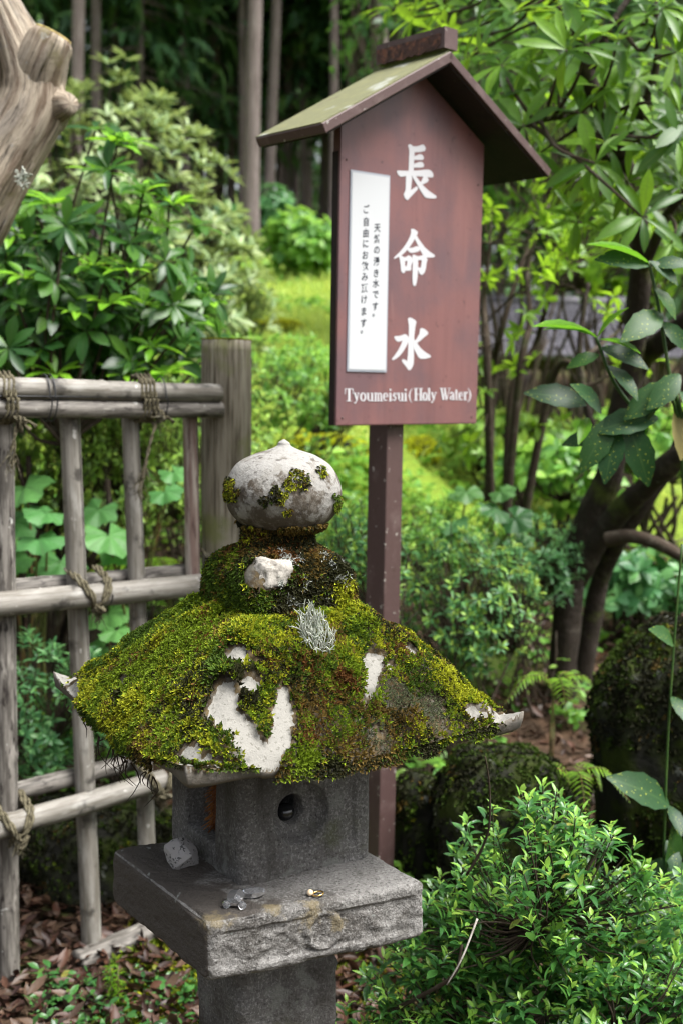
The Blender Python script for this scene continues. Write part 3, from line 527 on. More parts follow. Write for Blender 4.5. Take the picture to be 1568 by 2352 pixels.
BARE = spots([(545, 1503, 24), (576, 1516, 9), (576, 1566, 19), (440, 1728, 26), (470, 1742, 14), (500, 1750, 8), (872, 1506, 11), (895, 1525, 9), (945, 1486, 12), (1088, 1628, 15), (1112, 1640, 9), (725, 1628, 5), (700, 1560, 5),
              (150, 1578, 30), (135, 1560, 25), (175, 1600, 14), (1188, 1652, 24), (1170, 1640, 10), (838, 1610, 8), (640, 1500, 4), (800, 1640, 4), (560, 1640, 6)] +
             chain((520, 1580, 20), (520, 1635, 32), (560, 1690, 30), (600, 1735, 27), (622, 1765, 18)) + chain((655, 1588, 14), (652, 1640, 21), (648, 1690, 20), (625, 1740, 18)) + chain((858, 1518, 20), (852, 1560, 16), (848, 1588, 10)))
def bareness(P):
    """> 0 inside a bare patch"""
    b = np.full(len(P), -9.)
    for c, r in BARE: b = np.maximum(b, 1 - np.linalg.norm(P - c, axis=1) / (r * 1.22))
    q_ = (P[:, :2] - RC) / HS; u_, v_ = q_ @ a1[:2], q_ @ a2[:2]; b = np.where(u_ * v_ < 0, np.maximum(b, (np.minimum(np.abs(u_), np.abs(v_)) - .885) / .12), b)
    return b + .40 * fbm(P, 60, 3, 77) + .35 * fbm(P, 150, 2, 79)
n = 190; t = np.linspace(-1, 1, n + 1); uu, vv = np.meshgrid(t, t); RP = roof_P(uu, vv); I = np.arange((n + 1) ** 2).reshape(n + 1, -1)
RB = bareness(RP.reshape(-1, 3))
RP = RP + (np.array([0, 0, -.006]) * np.clip(RB * 4 + .5, 0, 1)[:, None]).reshape(RP.shape)
mb = MB(); Cc = np.stack([np.clip(RB * 4 + .5, 0, 1), np.zeros(len(RB)), np.zeros(len(RB))], 1)
mb.add(RP, np.stack([I[:-1, :-1], I[:-1, 1:], I[1:, 1:], I[1:, :-1]], -1).reshape(-1, 4), None, None, Cc)
bl = np.concatenate([I[0, :-1], I[:-1, -1], I[-1, :0:-1], I[:0:-1, 0]]); BV = RP.reshape(-1, 3)[bl]; kb = len(bl); ctr = np.array([RC[0], RC[1], 0])
rg = [BV]
for (sc_, zz, mixz) in ((1.0, .912, .5), (.99, .905, .85), (.96, .900, 1.), (.7, .893, 1.), (.3, .893, 1.), (.02, .893, 1.)):
    q = ctr + (BV - ctr) * sc_; q[:, 2] = BV[:, 2] * (1 - mixz) + (zz + .35 * (BV[:, 2] - .920) * (sc_ > .9)) * mixz; q += .003 * fbm(q, 20, 3, 15)[:, None]; rg.append(q)
V = np.vstack(rg); i = np.arange(kb); j = (i + 1) % kb
Cs = np.zeros((len(V), 3)); Cs[:, 1] = .55; Cs[:, 0] = 0
mb.add(V, np.vstack([np.stack([i + r * kb, i + (r + 1) * kb, j + (r + 1) * kb, j + r * kb], -1) for r in range(len(rg) - 1)]), None, None, Cs)
roof = build(mb, 'roof', M_roofstone, lant, weld=True, usecol=True)
# moss over the roof: uneven cushions of shoots, gone where the stone is bare
k = 88000; u = rng.uniform(-1, 1, k); v = rng.uniform(-1, 1, k); P = roof_P(u, v); e = .004
Pu = roof_P(np.clip(u + e, -1, 1.1), v); Pv = roof_P(u, np.clip(v + e, -1, 1.1)); N = nrm(np.cross(Pu - P, Pv - P)); N[N[:, 2] < 0] *= -1
P = P + N * (.014 * (fbm(P, 24, 2, 90) + .25).clip(0, 1) + .005 * (fbm(P, 60, 2, 95)).clip(0, 1))[:, None]
bn = bareness(P); keep = (bn < -.12) & (fbm(P, 45, 2, 93) > -.62) & ~((bn > -.5) & (rng.uniform(0, 1, k) < .5)); m0 = (np.abs(u) ** 9 + np.abs(v) ** 9) ** (1 / 9); keep &= m0 > .29
P, N, u, v = P[keep], N[keep], u[keep], v[keep]; k = len(P)
W = np.zeros((k, 7)); W[:, 0] += .35; W[:, 1] += .2 - .6 * (u - v).clip(0, 1) * 0; W[:, 4] -= .45; W[:, 3] -= .05; W[:, 5] -= .9; W[:, 6] -= .1
W[:, 2] += .1; W[:, 3] += .12 * (u - v).clip(0, 1); W[:, 6] += .1 * (u - v).clip(0, 1); W[:, 5] += .12 * (u - v).clip(0, 1)
for lst, ci, am in (([(960, 1600, 90), (1010, 1650, 60), (870, 1690, 60), (900, 1590, 40), (830, 1480, 45)], 5, 1.6), ([(760, 1600, 75), (720, 1680, 60), (800, 1560, 40), (620, 1530, 40), (690, 1530, 40)], 4, 1.0), ([(760, 1480, 90), (700, 1600, 90), (830, 1650, 90)], 3, .5),
                    ([(430, 1640, 130), (330, 1600, 90), (560, 1440, 80), (900, 1430, 70), (1100, 1600, 60), (600, 1780, 60)], 1, .45), ([(480, 1430, 70), (420, 1400, 60)], 0, .5)):
    for c, r in spots(lst): W[:, ci] += am * np.clip(1.3 - np.linalg.norm(P - c, axis=1) / r, 0, 1)
C = pick(P, W); grey = np.abs(C[:, 1] / C[:, 2] - MOSS[5][1] / MOSS[5][2]) < .05
moss_mesh(P, N, C, np.where(grey, .0042, .0068) * rng.uniform(.55, 1.5, k) * (.78 + .6 * (fbm(P, 13, 2, 97) + .3).clip(0, 1)) * (1 - .05 * (u - v).clip(0, 1)), 4, 0, roof)
# fringe hanging at the eaves
k = 9000; sd = rng.integers(0, 4, k); f = rng.uniform(-.97, .97, k); dn = rng.uniform(0, 1, k) ** 1.5
u = np.select([sd == 0, sd == 1, sd == 2], [f, np.ones(k), f], -np.ones(k)); v = np.select([sd == 0, sd == 1, sd == 2], [-np.ones(k), f, np.ones(k)], f)
P = roof_P(u, v); out = np.where((sd % 2 == 0)[:, None], np.sign(v)[:, None] * a2, np.sign(u)[:, None] * a1); P = P + out * .001 - E3 * (dn * .022)[:, None]; front = (u + v < -1.55)
keep = (bareness(P) < -.05) & (fbm(P * [1, 1, 0], 16, 2, 71) > -.6 + .9 * (dn - .3)) & ~(front & (dn > .1)); P, out = P[keep], out[keep]; k = len(P)
W = np.zeros((k, 7)); W[:, 2] += .3; W[:, 0] += .2; W[:, 6] += .35; W[:, 3] += .1; W[:, 5] -= .9; W[:, 4] -= .5
moss_mesh(P, nrm(out + E3 * .25), pick(P, W), .0062 * rng.uniform(.6, 1.4, k), 4, .2, roof, 'moss_fringe')
mb = MB()           # loose dark roots dangling on the left
for q in range(24):
    f = rng.uniform(-.6, .85); p = roof_P(np.array([-1.0]), np.array([f]))[0] + np.array([0, 0, -.03]) ; L = rng.uniform(.01, .05) * (1.6 if q % 5 == 0 else 1)
    pts = [p, p + [rng.normal(0, .006), rng.normal(0, .006), -L * .5], p + [rng.normal(0, .01), rng.normal(0, .01), -L]]
    mb.tube(catmull(pts, 5), np.linspace(.0016, .0005, 5), 3, caps=False)
tag(build(mb, 'roots', mat('root', (.03, .022, .014), (), .9), roof), kind='stuff')
# block below the jewel
def sq_lathe(cx, cy, prof, k=112, b1=a1, b2=a2, amp=.004, seed=5):
    """rings of (radius, z, squareness 0..1)"""
    th = np.arange(k) / k * 2 * np.pi; V = []
    for (r, z, q) in prof:
        p = 2 + 8 * q; rr = r / (np.abs(np.cos(th)) ** p + np.abs(np.sin(th)) ** p) ** (1 / p)
        V.append(np.array([cx, cy, z]) + rr[:, None] * (np.cos(th)[:, None] * b1 + np.sin(th)[:, None] * b2))
    V = np.vstack(V); ax = np.array([cx, cy, 0]); nn = nrm((V - ax) * [1, 1, 0]); V = V + nn * (amp * fbm(V, 20, 4, seed))[:, None]
    m = len(prof); i = np.arange(k); j = (i + 1) % k
    F = np.vstack([np.stack([i + r * k, j + r * k, j + (r + 1) * k, i + (r + 1) * k], -1) for r in range(m - 1)])
    return V, F
def dense(prof, n): a = np.array(prof); return catmull(a, n)
BX = -.112
V, F = sq_lathe(BX, LY, dense([(.106, 1.09, .9), (.106, 1.12, .9), (.105, 1.145, .85), (.102, 1.168, .7), (.092, 1.188, .5), (.078, 1.202, .2), (.066, 1.212, 0.), (.060, 1.226, 0.), (.058, 1.245, 0.), (.055, 1.256, 0)], 40), seed=9)
mb = MB(); mb.add(V, F, None, None, np.stack([.0 * V[:, 0], .2 + 0 * V[:, 0], 0 * V[:, 0]], 1)); blk = build(mb, 'finial_base', M_roofstone, lant, usecol=True)
def on_lathe(pts_idx, V, k=112): pass
def surf_sample(V, F, n):
    A, B, Cq, D = V[F[:, 0]], V[F[:, 1]], V[F[:, 2]], V[F[:, 3]]; nn = np.cross(Cq - A, D - B); ar = np.linalg.norm(nn, axis=1)
    i = rng.choice(len(F), n, p=ar / ar.sum()); a, b = rng.uniform(0, 1, (n, 1)), rng.uniform(0, 1, (n, 1))
    return (A[i] * (1 - a) + B[i] * a) * (1 - b) + (D[i] * (1 - a) + Cq[i] * a) * b, nrm(nn[i])
P, N = surf_sample(V, F, 17000); kp = fbm(P, 30, 2, 51) > -.5
KN = at(612, 1322, 1.985); px_, py_, _ = pj(P)
kp &= ~((np.hypot((px_ - 612) / 50, (py_ - 1322) / 36) < 1) & (N[:, 1] < .2))
P, N = P[kp], N[kp]; px_, py_, _ = pj(P); k = len(P); W = np.zeros((k, 7)); lft = np.clip((600 - px_) / 60, -1, 1); up = np.clip((P[:, 2] - 1.185) / .02, 0, 1)
W[:, 2] += .3 + .3 * lft; W[:, 0] += .15 + .25 * lft; W[:, 6] += .35 - .3 * lft; W[:, 3] += .3 + .5 * up; W[:, 4] += -.5 + 1.0 * up; W[:, 5] -= .5; W[:, 1] -= .1
moss_mesh(P, N, pick(P, W), .0095 * rng.uniform(.6, 1.4, k), 4, .15, blk)
# white lichen crust on the block
P, N = surf_sample(V, F, 4000); px_, py_, _ = pj(P); kp = (N[:, 1] < .1) & (fbm(P, 38, 3, 55) > .22) & (px_ > 640) & (py_ < 1400) & (py_ > 1255); P, N = P[kp], N[kp]
if len(P): moss_mesh(P + N * .004, N, np.tile([[.33, .345, .31]], (len(P), 1)), .006, 4, 0, blk, 'lichen_crust', 2.0)
mb, *_ = stone_box(quad(KN[0] + .006, KN[1] + .026, .031), KN[2] - .030, KN[2] + .026, 14, .014, .004, 30, seed=22)
build(mb, 'corner_knob', M_bare, lant, weld=True)
# jewel
JX, JY = -.104, 2.1
V, F = sq_lathe(JX, JY, dense([(.054, 1.246, 0), (.074, 1.252, 0), (.095, 1.275, 0), (.104, 1.308, 0), (.098, 1.337, 0), (.082, 1.360, 0), (.055, 1.376, 0), (.028, 1.385, 0), (.014, 1.392, 0), (.011, 1.398, 0), (.004, 1.403, 0), (.0005, 1.404, 0)], 60), 96, amp=.003, seed=12)
mb = MB(); mb.add(V, F); jw = build(mb, 'jewel', M_jewel, lant)
# (the jewel's material works in the lantern's own height: 1.31 m above the soil is its waist)
P, N = surf_sample(V, F, 16000); px_, py_, _ = pj(P); q = np.full(len(P), -1.)
for (x, y, r) in ((682, 1105, 30), (665, 1112, 20), (735, 1078, 12), (742, 1090, 8), (530, 1110, 16), (535, 1135, 22), (640, 1140, 26), (610, 1150, 18), (770, 1140, 10), (775, 1165, 16), (660, 1175, 14)):
    q = np.maximum(q, 1 - np.hypot(px_ - x, (py_ - y) * 1.2) / r)
low = (P[:, 2] < 1.258 + .012 * fbm(P, 25, 2, 3)); kp = ((q + .5 * fbm(P, 60, 2, 66) > .05) & (N[:, 1] < .3)) | (low & (fbm(P, 35, 2, 67) > -.25)) | ((N[:, 1] > .3) & (fbm(P, 25, 2, 60) > .2))
P, N, low = P[kp], N[kp], low[kp]; k = len(P); W = np.zeros((k, 7)); W[:, 2] += .4; W[:, 0] += .2; W[:, 6] += .3; W[:, 5] -= .8; W[:, 3] += .2 + .6 * low; W[:, 4] += -.7 + .8 * low
moss_mesh(P, N, pick(P, W), np.where(low, .007, .005) * rng.uniform(.6, 1.3, k), 4, .3, jw)

# ------------------------------------------------------------------ small things left on the lantern
M_lichen = mat('lichen', (.42, .44, .38), [((.25, .29, .22), 60, .45, .65)], .85)
pl = on_roof(738, 1505); lt = MB()
for q in range(130):
    a_q, r_q = rng.uniform(0, 6.283), math.sqrt(rng.uniform(0, 1)); b = on_roof(733 + 34 * r_q * math.cos(a_q) + 14 * r_q * math.sin(a_q), 1466 + 52 * r_q * math.sin(a_q))
    if b is None: continue
    h = rng.uniform(.014, .036); d = nrm(np.array([-.1 + rng.normal(0, .3), -.55 + rng.normal(0, .25), .75]))
    pts = [b, b + d * h * .5 + rng.normal(0, .003, 3), b + d * h + rng.normal(0, .005, 3) + E3 * .003]
    lt.tube(catmull(pts, 6), np.linspace(.0014, .0007, 6), 4, caps=False)
    for w_ in range(2):
        b2 = pts[1] + (pts[2] - pts[1]) * rng.uniform(0, .7); e2_ = b2 + nrm(d + rng.normal(0, .6, 3)) * h * rng.uniform(.25, .5); lt.tube(np.array([b2, (b2 + e2_) / 2 + rng.normal(0, .001, 3), e2_]), np.array([.0008, .0006, .0004]), 3, caps=False)
tag(build(lt, 'lichen_tuft', M_lichen, loc=pl), 'tuft of pale grey antler-like lichen growing on the mossy lantern roof', 'lichen')
def chunk(name, c, rad, m, seed, label, cat, sub=3, ang=.35):
    bm = bmesh.new(); bmesh.ops.create_icosphere(bm, subdivisions=sub, radius=1)
    for v in bm.verts:
        d = np.array(v.co); f = min(1.15 / max(abs(np.dot(d, nrm(np.array(w))) ), 1e-3) for w in ((1, .2, .3), (-.3, 1, .25), (.2, -.3, 1), (.8, -.7, .5), (-.7, -.5, .6)))
        v.co = Vector(d * min(f * .72, 1.1)) * (1 + ang * .2 * float(fbm(d[None] + seed, 1.8, 2, seed)[0]))
        v.co.x *= rad[0]; v.co.y *= rad[1]; v.co.z *= rad[2]
    me = bpy.data.meshes.new(name); bm.to_mesh(me); bm.free(); me.materials.append(m); o = bpy.data.objects.new(name, me); col.objects.link(o); o.location = c
    return tag(o, label, cat)
M_granite = mat('granite', (.30, .29, .285), [((.06, .06, .06), 130, .56, .6, {'det': 2}), ((.30, .29, .29), 60, .5, .6)], .8, [(90, .3, .004)])
gp = onplane(418, 1985, (0, 0, .652), E3); gc = chunk('granite_chunk', gp + E3 * .018, (.034, .030, .026), M_granite, 4, 'broken piece of pale speckled granite leaning on the lantern fire box', 'stone'); gc.rotation_euler = (.2, .3, .6)
tg = NT('clear_glass'); tg.b.inputs['Transmission Weight'].default_value = .92; tg.b.inputs['Roughness'].default_value = .08; tg.b.inputs['Base Color'].default_value = (.95, .96, 1, 1); tg.b.inputs['IOR'].default_value = 1.45
def crystal(px, py, R, L, ax, label, bits):
    c = onplane(px, py, (0, 0, .652), E3); bm = bmesh.new(); ax = nrm(np.array(ax))
    th = np.arange(6) / 6 * 6.283; sd = nrm(np.cross(ax, E3)); up = np.cross(sd, ax)
    mbx = MB(); rr = [.25, .8, 1., .9, .55, .1]; ll = [-.5, -.38, -.1, .2, .42, .5]
    V = np.array([c + E3 * R * .8 + ax * L * l + R * r * (np.cos(th + .3)[:, None] * sd + np.sin(th + .3)[:, None] * up * .75) for r, l in zip(rr, ll)]).reshape(-1, 3) if False else np.vstack([c + E3 * R * .78 + ax * L * l + R * r * (np.cos(th + .3)[:, None] * sd + np.sin(th + .3)[:, None] * up * .75) for r, l in zip(rr, ll)])
    i = np.arange(6); j = (i + 1) % 6
    mbx.add(V, np.vstack([np.stack([i + 6 * q, j + 6 * q, j + 6 * q + 6, i + 6 * q + 6], -1) for q in range(5)]), [[0, 2, 1], [0, 3, 2], [0, 4, 3], [0, 5, 4], [30, 31, 32], [30, 32, 33], [30, 33, 34], [30, 34, 35]])
    for (dx, dy, r) in bits:
        b = c + np.array([dx, dy, r * .9]); uv = np.linspace(0, np.pi, 6); mbx.tube(np.array([b + np.array([0, 0, -r * math.cos(a)]) for a in uv]), np.maximum(np.sin(uv) * r, r * .05), 8)
    return tag(build(mbx, 'glass_crystal', tg.m, loc=c, smooth=False), label, 'crystal')
crystal(542, 2078, .016, .034, (.3, .9, .25), 'clear glass crystal with little round feet at the platform corner', [(-.014, -.012, .007), (.012, -.016, .007)])
crystal(582, 2062, .0125, .042, (.9, .25, .02), 'flat clear glass crystal lying beside the footed crystal on the platform', [])
M_gold = mat('gold', (.55, .36, .12), (), .3, (), .5, 1.0)
rp = onplane(722, 2057, (0, 0, .652), E3); rgm = thing('finger_ring', rp, 'small gold ring with a pale bead lying on the stone platform', 'ring')
th = np.linspace(0, 2 * np.pi, 25); mb = MB(); mb.tube(np.stack([rp[0] + .009 * np.cos(th) + .006, rp[1] + .009 * np.sin(th), rp[2] + .0035 + .0015 * np.cos(th)], 1), .0016, 6, caps=False); build(mb, 'band', M_gold, rgm)
mb = MB(); uv = np.linspace(0, np.pi, 8); b = rp + np.array([-.007, -.002, .006]); mb.tube(np.array([b + np.array([0, 0, -.0055 * math.cos(a)]) for a in uv]), np.maximum(np.sin(uv) * .0055, .0002), 10); build(mb, 'bead', mat('bead', (.72, .56, .38), (), .35), rgm)
# orange fibre tuft behind the square window
wc = F0 + d2 * .150 - n2 * .012 + E3 * .775; fb_ = thing('fibre_brush', wc - E3 * .10 - n2 * .02, 'orange brown bristly fibre bundle behind the square window of the lantern', 'brush')
mb = MB(); ax = nrm(np.array([.12, -.15, 1.])); cen = wc - n2 * .03
for q in range(900):
    f = rng.uniform(-.10, .06); b = cen + ax * f; dr = nrm(rng.normal(0, 1, 3)); dr = nrm(dr - ax * np.dot(dr, ax) * .9 - E3 * .25); L = rng.uniform(.012, .034)
    mb.tube(np.array([b + dr * .006, b + dr * L * .6, b + dr * L - E3 * .004]), np.array([.0009, .0008, .0004]), 3, caps=False)
tag(build(mb, 'bristles', mat('fibre', (.30, .12, .03), [((.16, .055, .015), 60, .4, .65)], .8), fb_), kind='stuff')
mb = MB(); mb.tube(catmull([cen - ax * .10, cen, cen + ax * .08], 8), [.004, .012, .015, .017, .017, .016, .012, .006], 10); build(mb, 'core', mat('fibre_core', (.10, .035, .012), (), .9), fb_)
hp = F0 + d1 * .110 - n1 * .043 + E3 * .751
mb = MB(); uv = np.linspace(0, np.pi, 14); mb.tube(np.array([hp + np.array([0, 0, -.0155 * math.cos(a)]) for a in uv]), np.maximum(np.sin(uv) * .0175, .0003), 18)
tag(build(mb, 'black_pebble', mat('black_gloss', (.012, .012, .014), (), .12, (), .6), loc=hp), 'shiny black pebble resting in the round hole of the lantern', 'pebble')
# ------------------------------------------------------------------ the roofed sign
SD = np.array([.73503, .67803, 0]); SN = np.array([.67803, -.73503, 0]); SP = np.array([-.01685, 3.0, 1.39872])
M_board = mat('sign_board', (.165, .075, .072), [((.10, .062, .07), 3.0, .38, .62, {'det': 5, 'f': .8}), ((.20, .09, .083), 5, .5, .75, {'st': (1, 1, .3)}), ((.06, .028, .03), 40, .60, .72, {'f': .6, 'det': 7}), ((.075, .036, .038), 9, .5, .7, {'st': (3, 3, .25), 'det': 6, 'f': .22}), ((.23, .13, .12), 14, .64, .74, {'st': (2, 2, .3), 'det': 5, 'f': .25})], .38, [(7, .12, .01), (160, .12, .002)], .45)
M_brown = mat('brown_metal', (.072, .042, .039), [((.105, .07, .064), 14, .5, .7), ((.32, .30, .27), 55, .66, .70, {'det': 3}), ((.05, .028, .022), 30, .6, .75)], .5, [(90, .25, .003)], .4)
M_rooftop = mat('sign_roof_top', (.14, .142, .075), [((.085, .055, .046), 8, .58, .75), ((.27, .28, .24), 7, .56, .62, {'det': 8}), ((.17, .17, .08), 30, .45, .7)], .75, [(60, .3, .004)], .3)
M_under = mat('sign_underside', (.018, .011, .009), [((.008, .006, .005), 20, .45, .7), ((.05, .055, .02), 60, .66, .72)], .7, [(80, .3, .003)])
M_rust = mat('rust', (.075, .04, .034), [((.17, .075, .05), 45, .5, .62, {'det': 6}), ((.03, .02, .018), 60, .52, .66)], .85, [(70, .8, .006)])
M_white = mat('white_paint', (.46, .46, .475), (), .5)
GZ = gz(.17, 3.2)
sign = thing('sign_post', (.165, 3.14, GZ), 'brown roofed notice board with white characters on a square post beside the lantern', 'sign')
def S(s, z, d=0.0): return SP + SD * s + E3 * z + SN * d
mb = MB(); pw = .0315; mb.box(S(.241, -.5 * (1.399 - GZ) + .10, -.028 - .036), (SD, SN, E3), (pw, .036, .5 * (1.399 - GZ) + .2)); o = build(mb, 'post', M_brown, sign, smooth=False)
bv = o.modifiers.new('b', 'BEVEL'); bv.width = .003; bv.segments = 2
# board: pentagon under the gable
BW, AP = .537, .945
mb = MB(); mb.prism([(0, 0), (BW, 0), (BW, .77), (.286, .914), (0, .757)], SD, E3, SN, SP, -.026, 0); brd = build(mb, 'board', M_board, sign, smooth=False)
bv = brd.modifiers.new('b', 'BEVEL'); bv.width = .0025; bv.segments = 2; bv.limit_method = 'ANGLE'
mb = MB(); mb.box(S(.004, .34, -.017), (SD, SN, E3), (.0055, .010, .339)); build(mb, 'board_edge_shade', M_under, sign, smooth=False)  # near-black strip over the board's left side, shade put into its colour
# two roof panels
apx = (.286, .955)
for sd_, name in ((-1, 'roof_panel'), (1, 'roof_panel')):
    tip = (-.148, .708) if sd_ < 0 else (.716, .716); A = S(*apx); T = S(*tip)
    X = T - A; ln = np.linalg.norm(X); X = X / ln; Nn = np.cross(X, SN) * (1 if sd_ > 0 else -1); Nn = nrm(Nn); Nn = Nn if Nn[2] > 0 else -Nn
    mb = MB(); mb.box((A + T) / 2 - Nn * .013 + SN * (-.028), (X, SN, Nn), (ln / 2, .125, .012)); p = build(mb, name, M_brown, sign, smooth=False); tag(p, 'left slope greenish with algae' if sd_ < 0 else None)
    bv = p.modifiers.new('b', 'BEVEL'); bv.width = .002; bv.segments = 1
    mb = MB(); mb.box((A + T) / 2 + Nn * .0005 + SN * (-.030), (X, SN, Nn), (ln / 2 - .003, .122, .0014)); build(mb, 'roof_sheet', M_rooftop, p, smooth=False)
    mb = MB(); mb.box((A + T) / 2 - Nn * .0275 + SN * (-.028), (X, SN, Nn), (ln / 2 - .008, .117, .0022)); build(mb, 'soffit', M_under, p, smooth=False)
# ridge cap: a corroded hollow channel
rid = MB(); rid.box(S(.286, .985, -.028), (SD, SN, E3), (.0245, .124, .026)); rc = build(rid, 'ridge_cap', M_brown, sign, smooth=False)
mb = MB(); xs_ = np.linspace(-.120, .110, 46); low = -.030 + .014 * (fbm(np.stack([xs_ * 1, xs_ * 0, xs_ * 0], 1), 45, 3, 2)); top = .9965
V = np.vstack([[S(.286 - .0262, top, -.028 + x) for x in xs_], [S(.286 - .0262, .99 + l, -.028 + x) for x, l in zip(xs_, low)]]); i = np.arange(45); mb.add(V, np.stack([i, i + 46, i + 47, i + 1], -1)); o = build(mb, 'rusted_side', M_rust, rc, smooth=False); so = o.modifiers.new('s', 'SOLIDIFY'); so.thickness = .0016
# paper notice under a clear sheet
ppr = MB(); ppr.prism([(.031, .138), (.171, .138), (.1695, .640), (.032, .637)], SD, E3, SN, SP, .0005, .003); fr_ = build(ppr, 'notice', mat('notice_edge', (.30, .32, .36), (), .35), sign, smooth=False)
ppr = MB(); ppr.prism([(.0355, .143), (.1665, .143), (.1655, .6345), (.0362, .6315)], SD, E3, SN, SP, .0032, .0042); build(ppr, 'paper', mat('paper', (.45, .463, .476), (), .35), fr_, smooth=False)
M_ink = mat('ink', (.02, .022, .03), (), .6)
def text_mesh(ch, size):
    cu = bpy.data.curves.new('t', 'FONT'); cu.body = ch; cu.size = size; cu.align_x = 'CENTER'; cu.align_y = 'CENTER'; cu.resolution_u = 3; cu.offset = .00045
    o = bpy.data.objects.new('t', cu); col.objects.link(o); bpy.context.view_layer.update()
    me = bpy.data.meshes.new_from_object(o.evaluated_get(bpy.context.evaluated_depsgraph_get())); bpy.data.objects.remove(o); bpy.data.curves.remove(cu)
    V = np.array([v.co[:] for v in me.vertices]).reshape(-1, 3); me.calc_loop_triangles(); T = np.array([t.vertices[:] for t in me.loop_triangles]).reshape(-1, 3); bpy.data.meshes.remove(me); return V, T
for txt, pos in (('ご自由にお飲み頂けます。', [(864, 5467), (861, 5151), (858, 4871), (856, 4603), (853, 4322), (850, 4040), (847, 3770), (844, 3487), (841, 3204), (838, 2908), (835, 2611), (845, 2440)]),
                 ('天然の湧き水です。', [(1257, 5033), (1254, 4762), (1252, 4479), (1249, 4195), (1246, 3898), (1244, 3638), (1242, 3353), (1239, 3054), (1247, 2880)])):
    mb = MB()
    for ch, (s_, z_) in zip(txt, pos):
        V, T = text_mesh(ch, .0235)
        if not len(V): continue
        V = V - (V.max(0) + V.min(0)) / 2 * (0 if ch in '。' else 1); a = rng.normal(.03, .03); V2 = V.copy(); V2[:, 1] += V[:, 0] * .12
        mb.add(S(s_ / 1e4, z_ / 1e4, .0046) + V2[:, :1] * SD + V2[:, 1:2] * E3, None, T)
    if mb.V: build(mb, 'lettering', M_ink, fr_, smooth=False)
for key, nm in (('chang', 'character'), ('ming', 'character'), ('shui', 'character'), ('latin', 'lettering')):
    mb = MB()
    for i, poly in enumerate(GLYPH[key]): mb.prism(np.array(poly) / 1e4, SD, E3, SN, SP, .0002, .0006 + .00012 * (i % 9))
    build(mb, nm, M_white, sign, smooth=False)
for (s_, z_) in ((.02, .02), (.515, .02), (.02, .66), (.515, .66)):
    mb = MB(); mb.tube(np.array([S(s_, z_, .0), S(s_, z_, .0015)]), .003, 8); build(mb, 'nail', M_brown, sign)

# ------------------------------------------------------------------ bamboo fence
FDr = np.array([math.sin(RAD(50)), math.cos(RAD(50)), 0]); FN = np.array([FDr[1], -FDr[0], 0]); FQ = np.array([-.8558, 3.0, 0])
def Fp(s, z, d=0.0): return FQ + FDr * s + E3 * z + FN * d
M_bamboo = mat('bamboo', (.225, .21, .185), [((.13, .12, .10), 5, .4, .65, {'co': 'uvp', 'st': (14, 1, 1), 'det': 5}), ((.29, .28, .255), 6, .5, .7, {'co': 'uvp', 'st': (3, 1, 1)}), ((.13, .105, .08), 9, .58, .72, {'co': 'uvp', 'st': (5, 1, 1), 'det': 7}), ((.45, .44, .41), 24, .68, .72, {'det': 3}), ((.028, .025, .022), 13, .53, .66, {'det': 8, 'f': .85}), ((.10, .085, .065), 7, .5, .66, {'co': 'uvp', 'st': (26, .7, 1), 'det': 3, 'f': .7})],
               .6, [(30, .25, .003, {'co': 'uvp', 'st': (8, 1, 1)})], .35)
M_bamboo_dark = mat('bamboo_dark', (.19, .175, .155), [((.075, .067, .058), 7, .38, .62, {'co': 'uvp', 'st': (10, 1, 1), 'det': 6}), ((.30, .28, .25), 8, .55, .7, {'co': 'uvp', 'st': (4, 1, 1)}), ((.025, .02, .018), 16, .54, .66, {'co': 'uvp', 'st': (3, 1, 1), 'det': 7}), ((.4, .4, .37), 30, .68, .72)], .62, [(30, .3, .003, {'co': 'uvp', 'st': (8, 1, 1)})], .3)
M_bamboo_red = mat('bamboo_reddish', (.19, .13, .11), [((.34, .30, .26), 6, .45, .62, {'co': 'uvp', 'st': (12, .6, 1), 'det': 5}), ((.07, .035, .03), 8, .5, .7, {'co': 'uvp', 'st': (6, 1, 1)})], .5, [(30, .25, .003, {'co': 'uvp', 'st': (8, 1, 1)})], .4)
M_postwood = mat('post_wood', (.25, .225, .175), [((.10, .085, .06), 8, .42, .62, {'co': 'uvp', 'st': (12, .5, 1), 'det': 6}), ((.30, .28, .22), 5, .5, .7, {'co': 'uvp', 'st': (6, .4, 1)}), ((.16, .17, .07), 6, .55, .75), ((.03, .025, .018), 7, .62, .67, {'co': 'uvp', 'st': (22, .35, 1), 'det': 3})], .85, [(22, .7, .006, {'co': 'uvp', 'st': (9, .4, 1)})], .15)
M_rope = mat('rope', (.13, .115, .075), [((.04, .034, .022), 120, .45, .65), ((.17, .16, .12), 40, .55, .72)], .9, [(300, .6, .003)], .1)
M_wire = mat('wire', (.02, .021, .024), (), .4, (), .4)
fence = thing('bamboo_fence', Fp(.3, -.1), 'grey bamboo lattice fence tied with rope to a round wooden post', 'fence')
def bamboo(mb, A, B, r, nodes, r2=None, wob=.0):
    A, B = np.array(A), np.array(B); L = np.linalg.norm(B - A); t = np.linspace(0, 1, 90); rr = np.linspace(r, r2 or r, 90)
    for q in nodes:
        d = (t - q) * L; rr = rr + r * (.10 * np.exp(-(d / .005) ** 2) - .07 * np.exp(-((d - .011) / .004) ** 2))
    P = A + (B - A) * t[:, None]
    if wob: P = P + wob * np.stack([fbm(np.stack([t * 2, t * 0 + i, t * 0], 1), 1.5, 2, i) for i in range(3)], 1)
    keep = np.ones(90, bool); mb.tube(P, rr, 18)
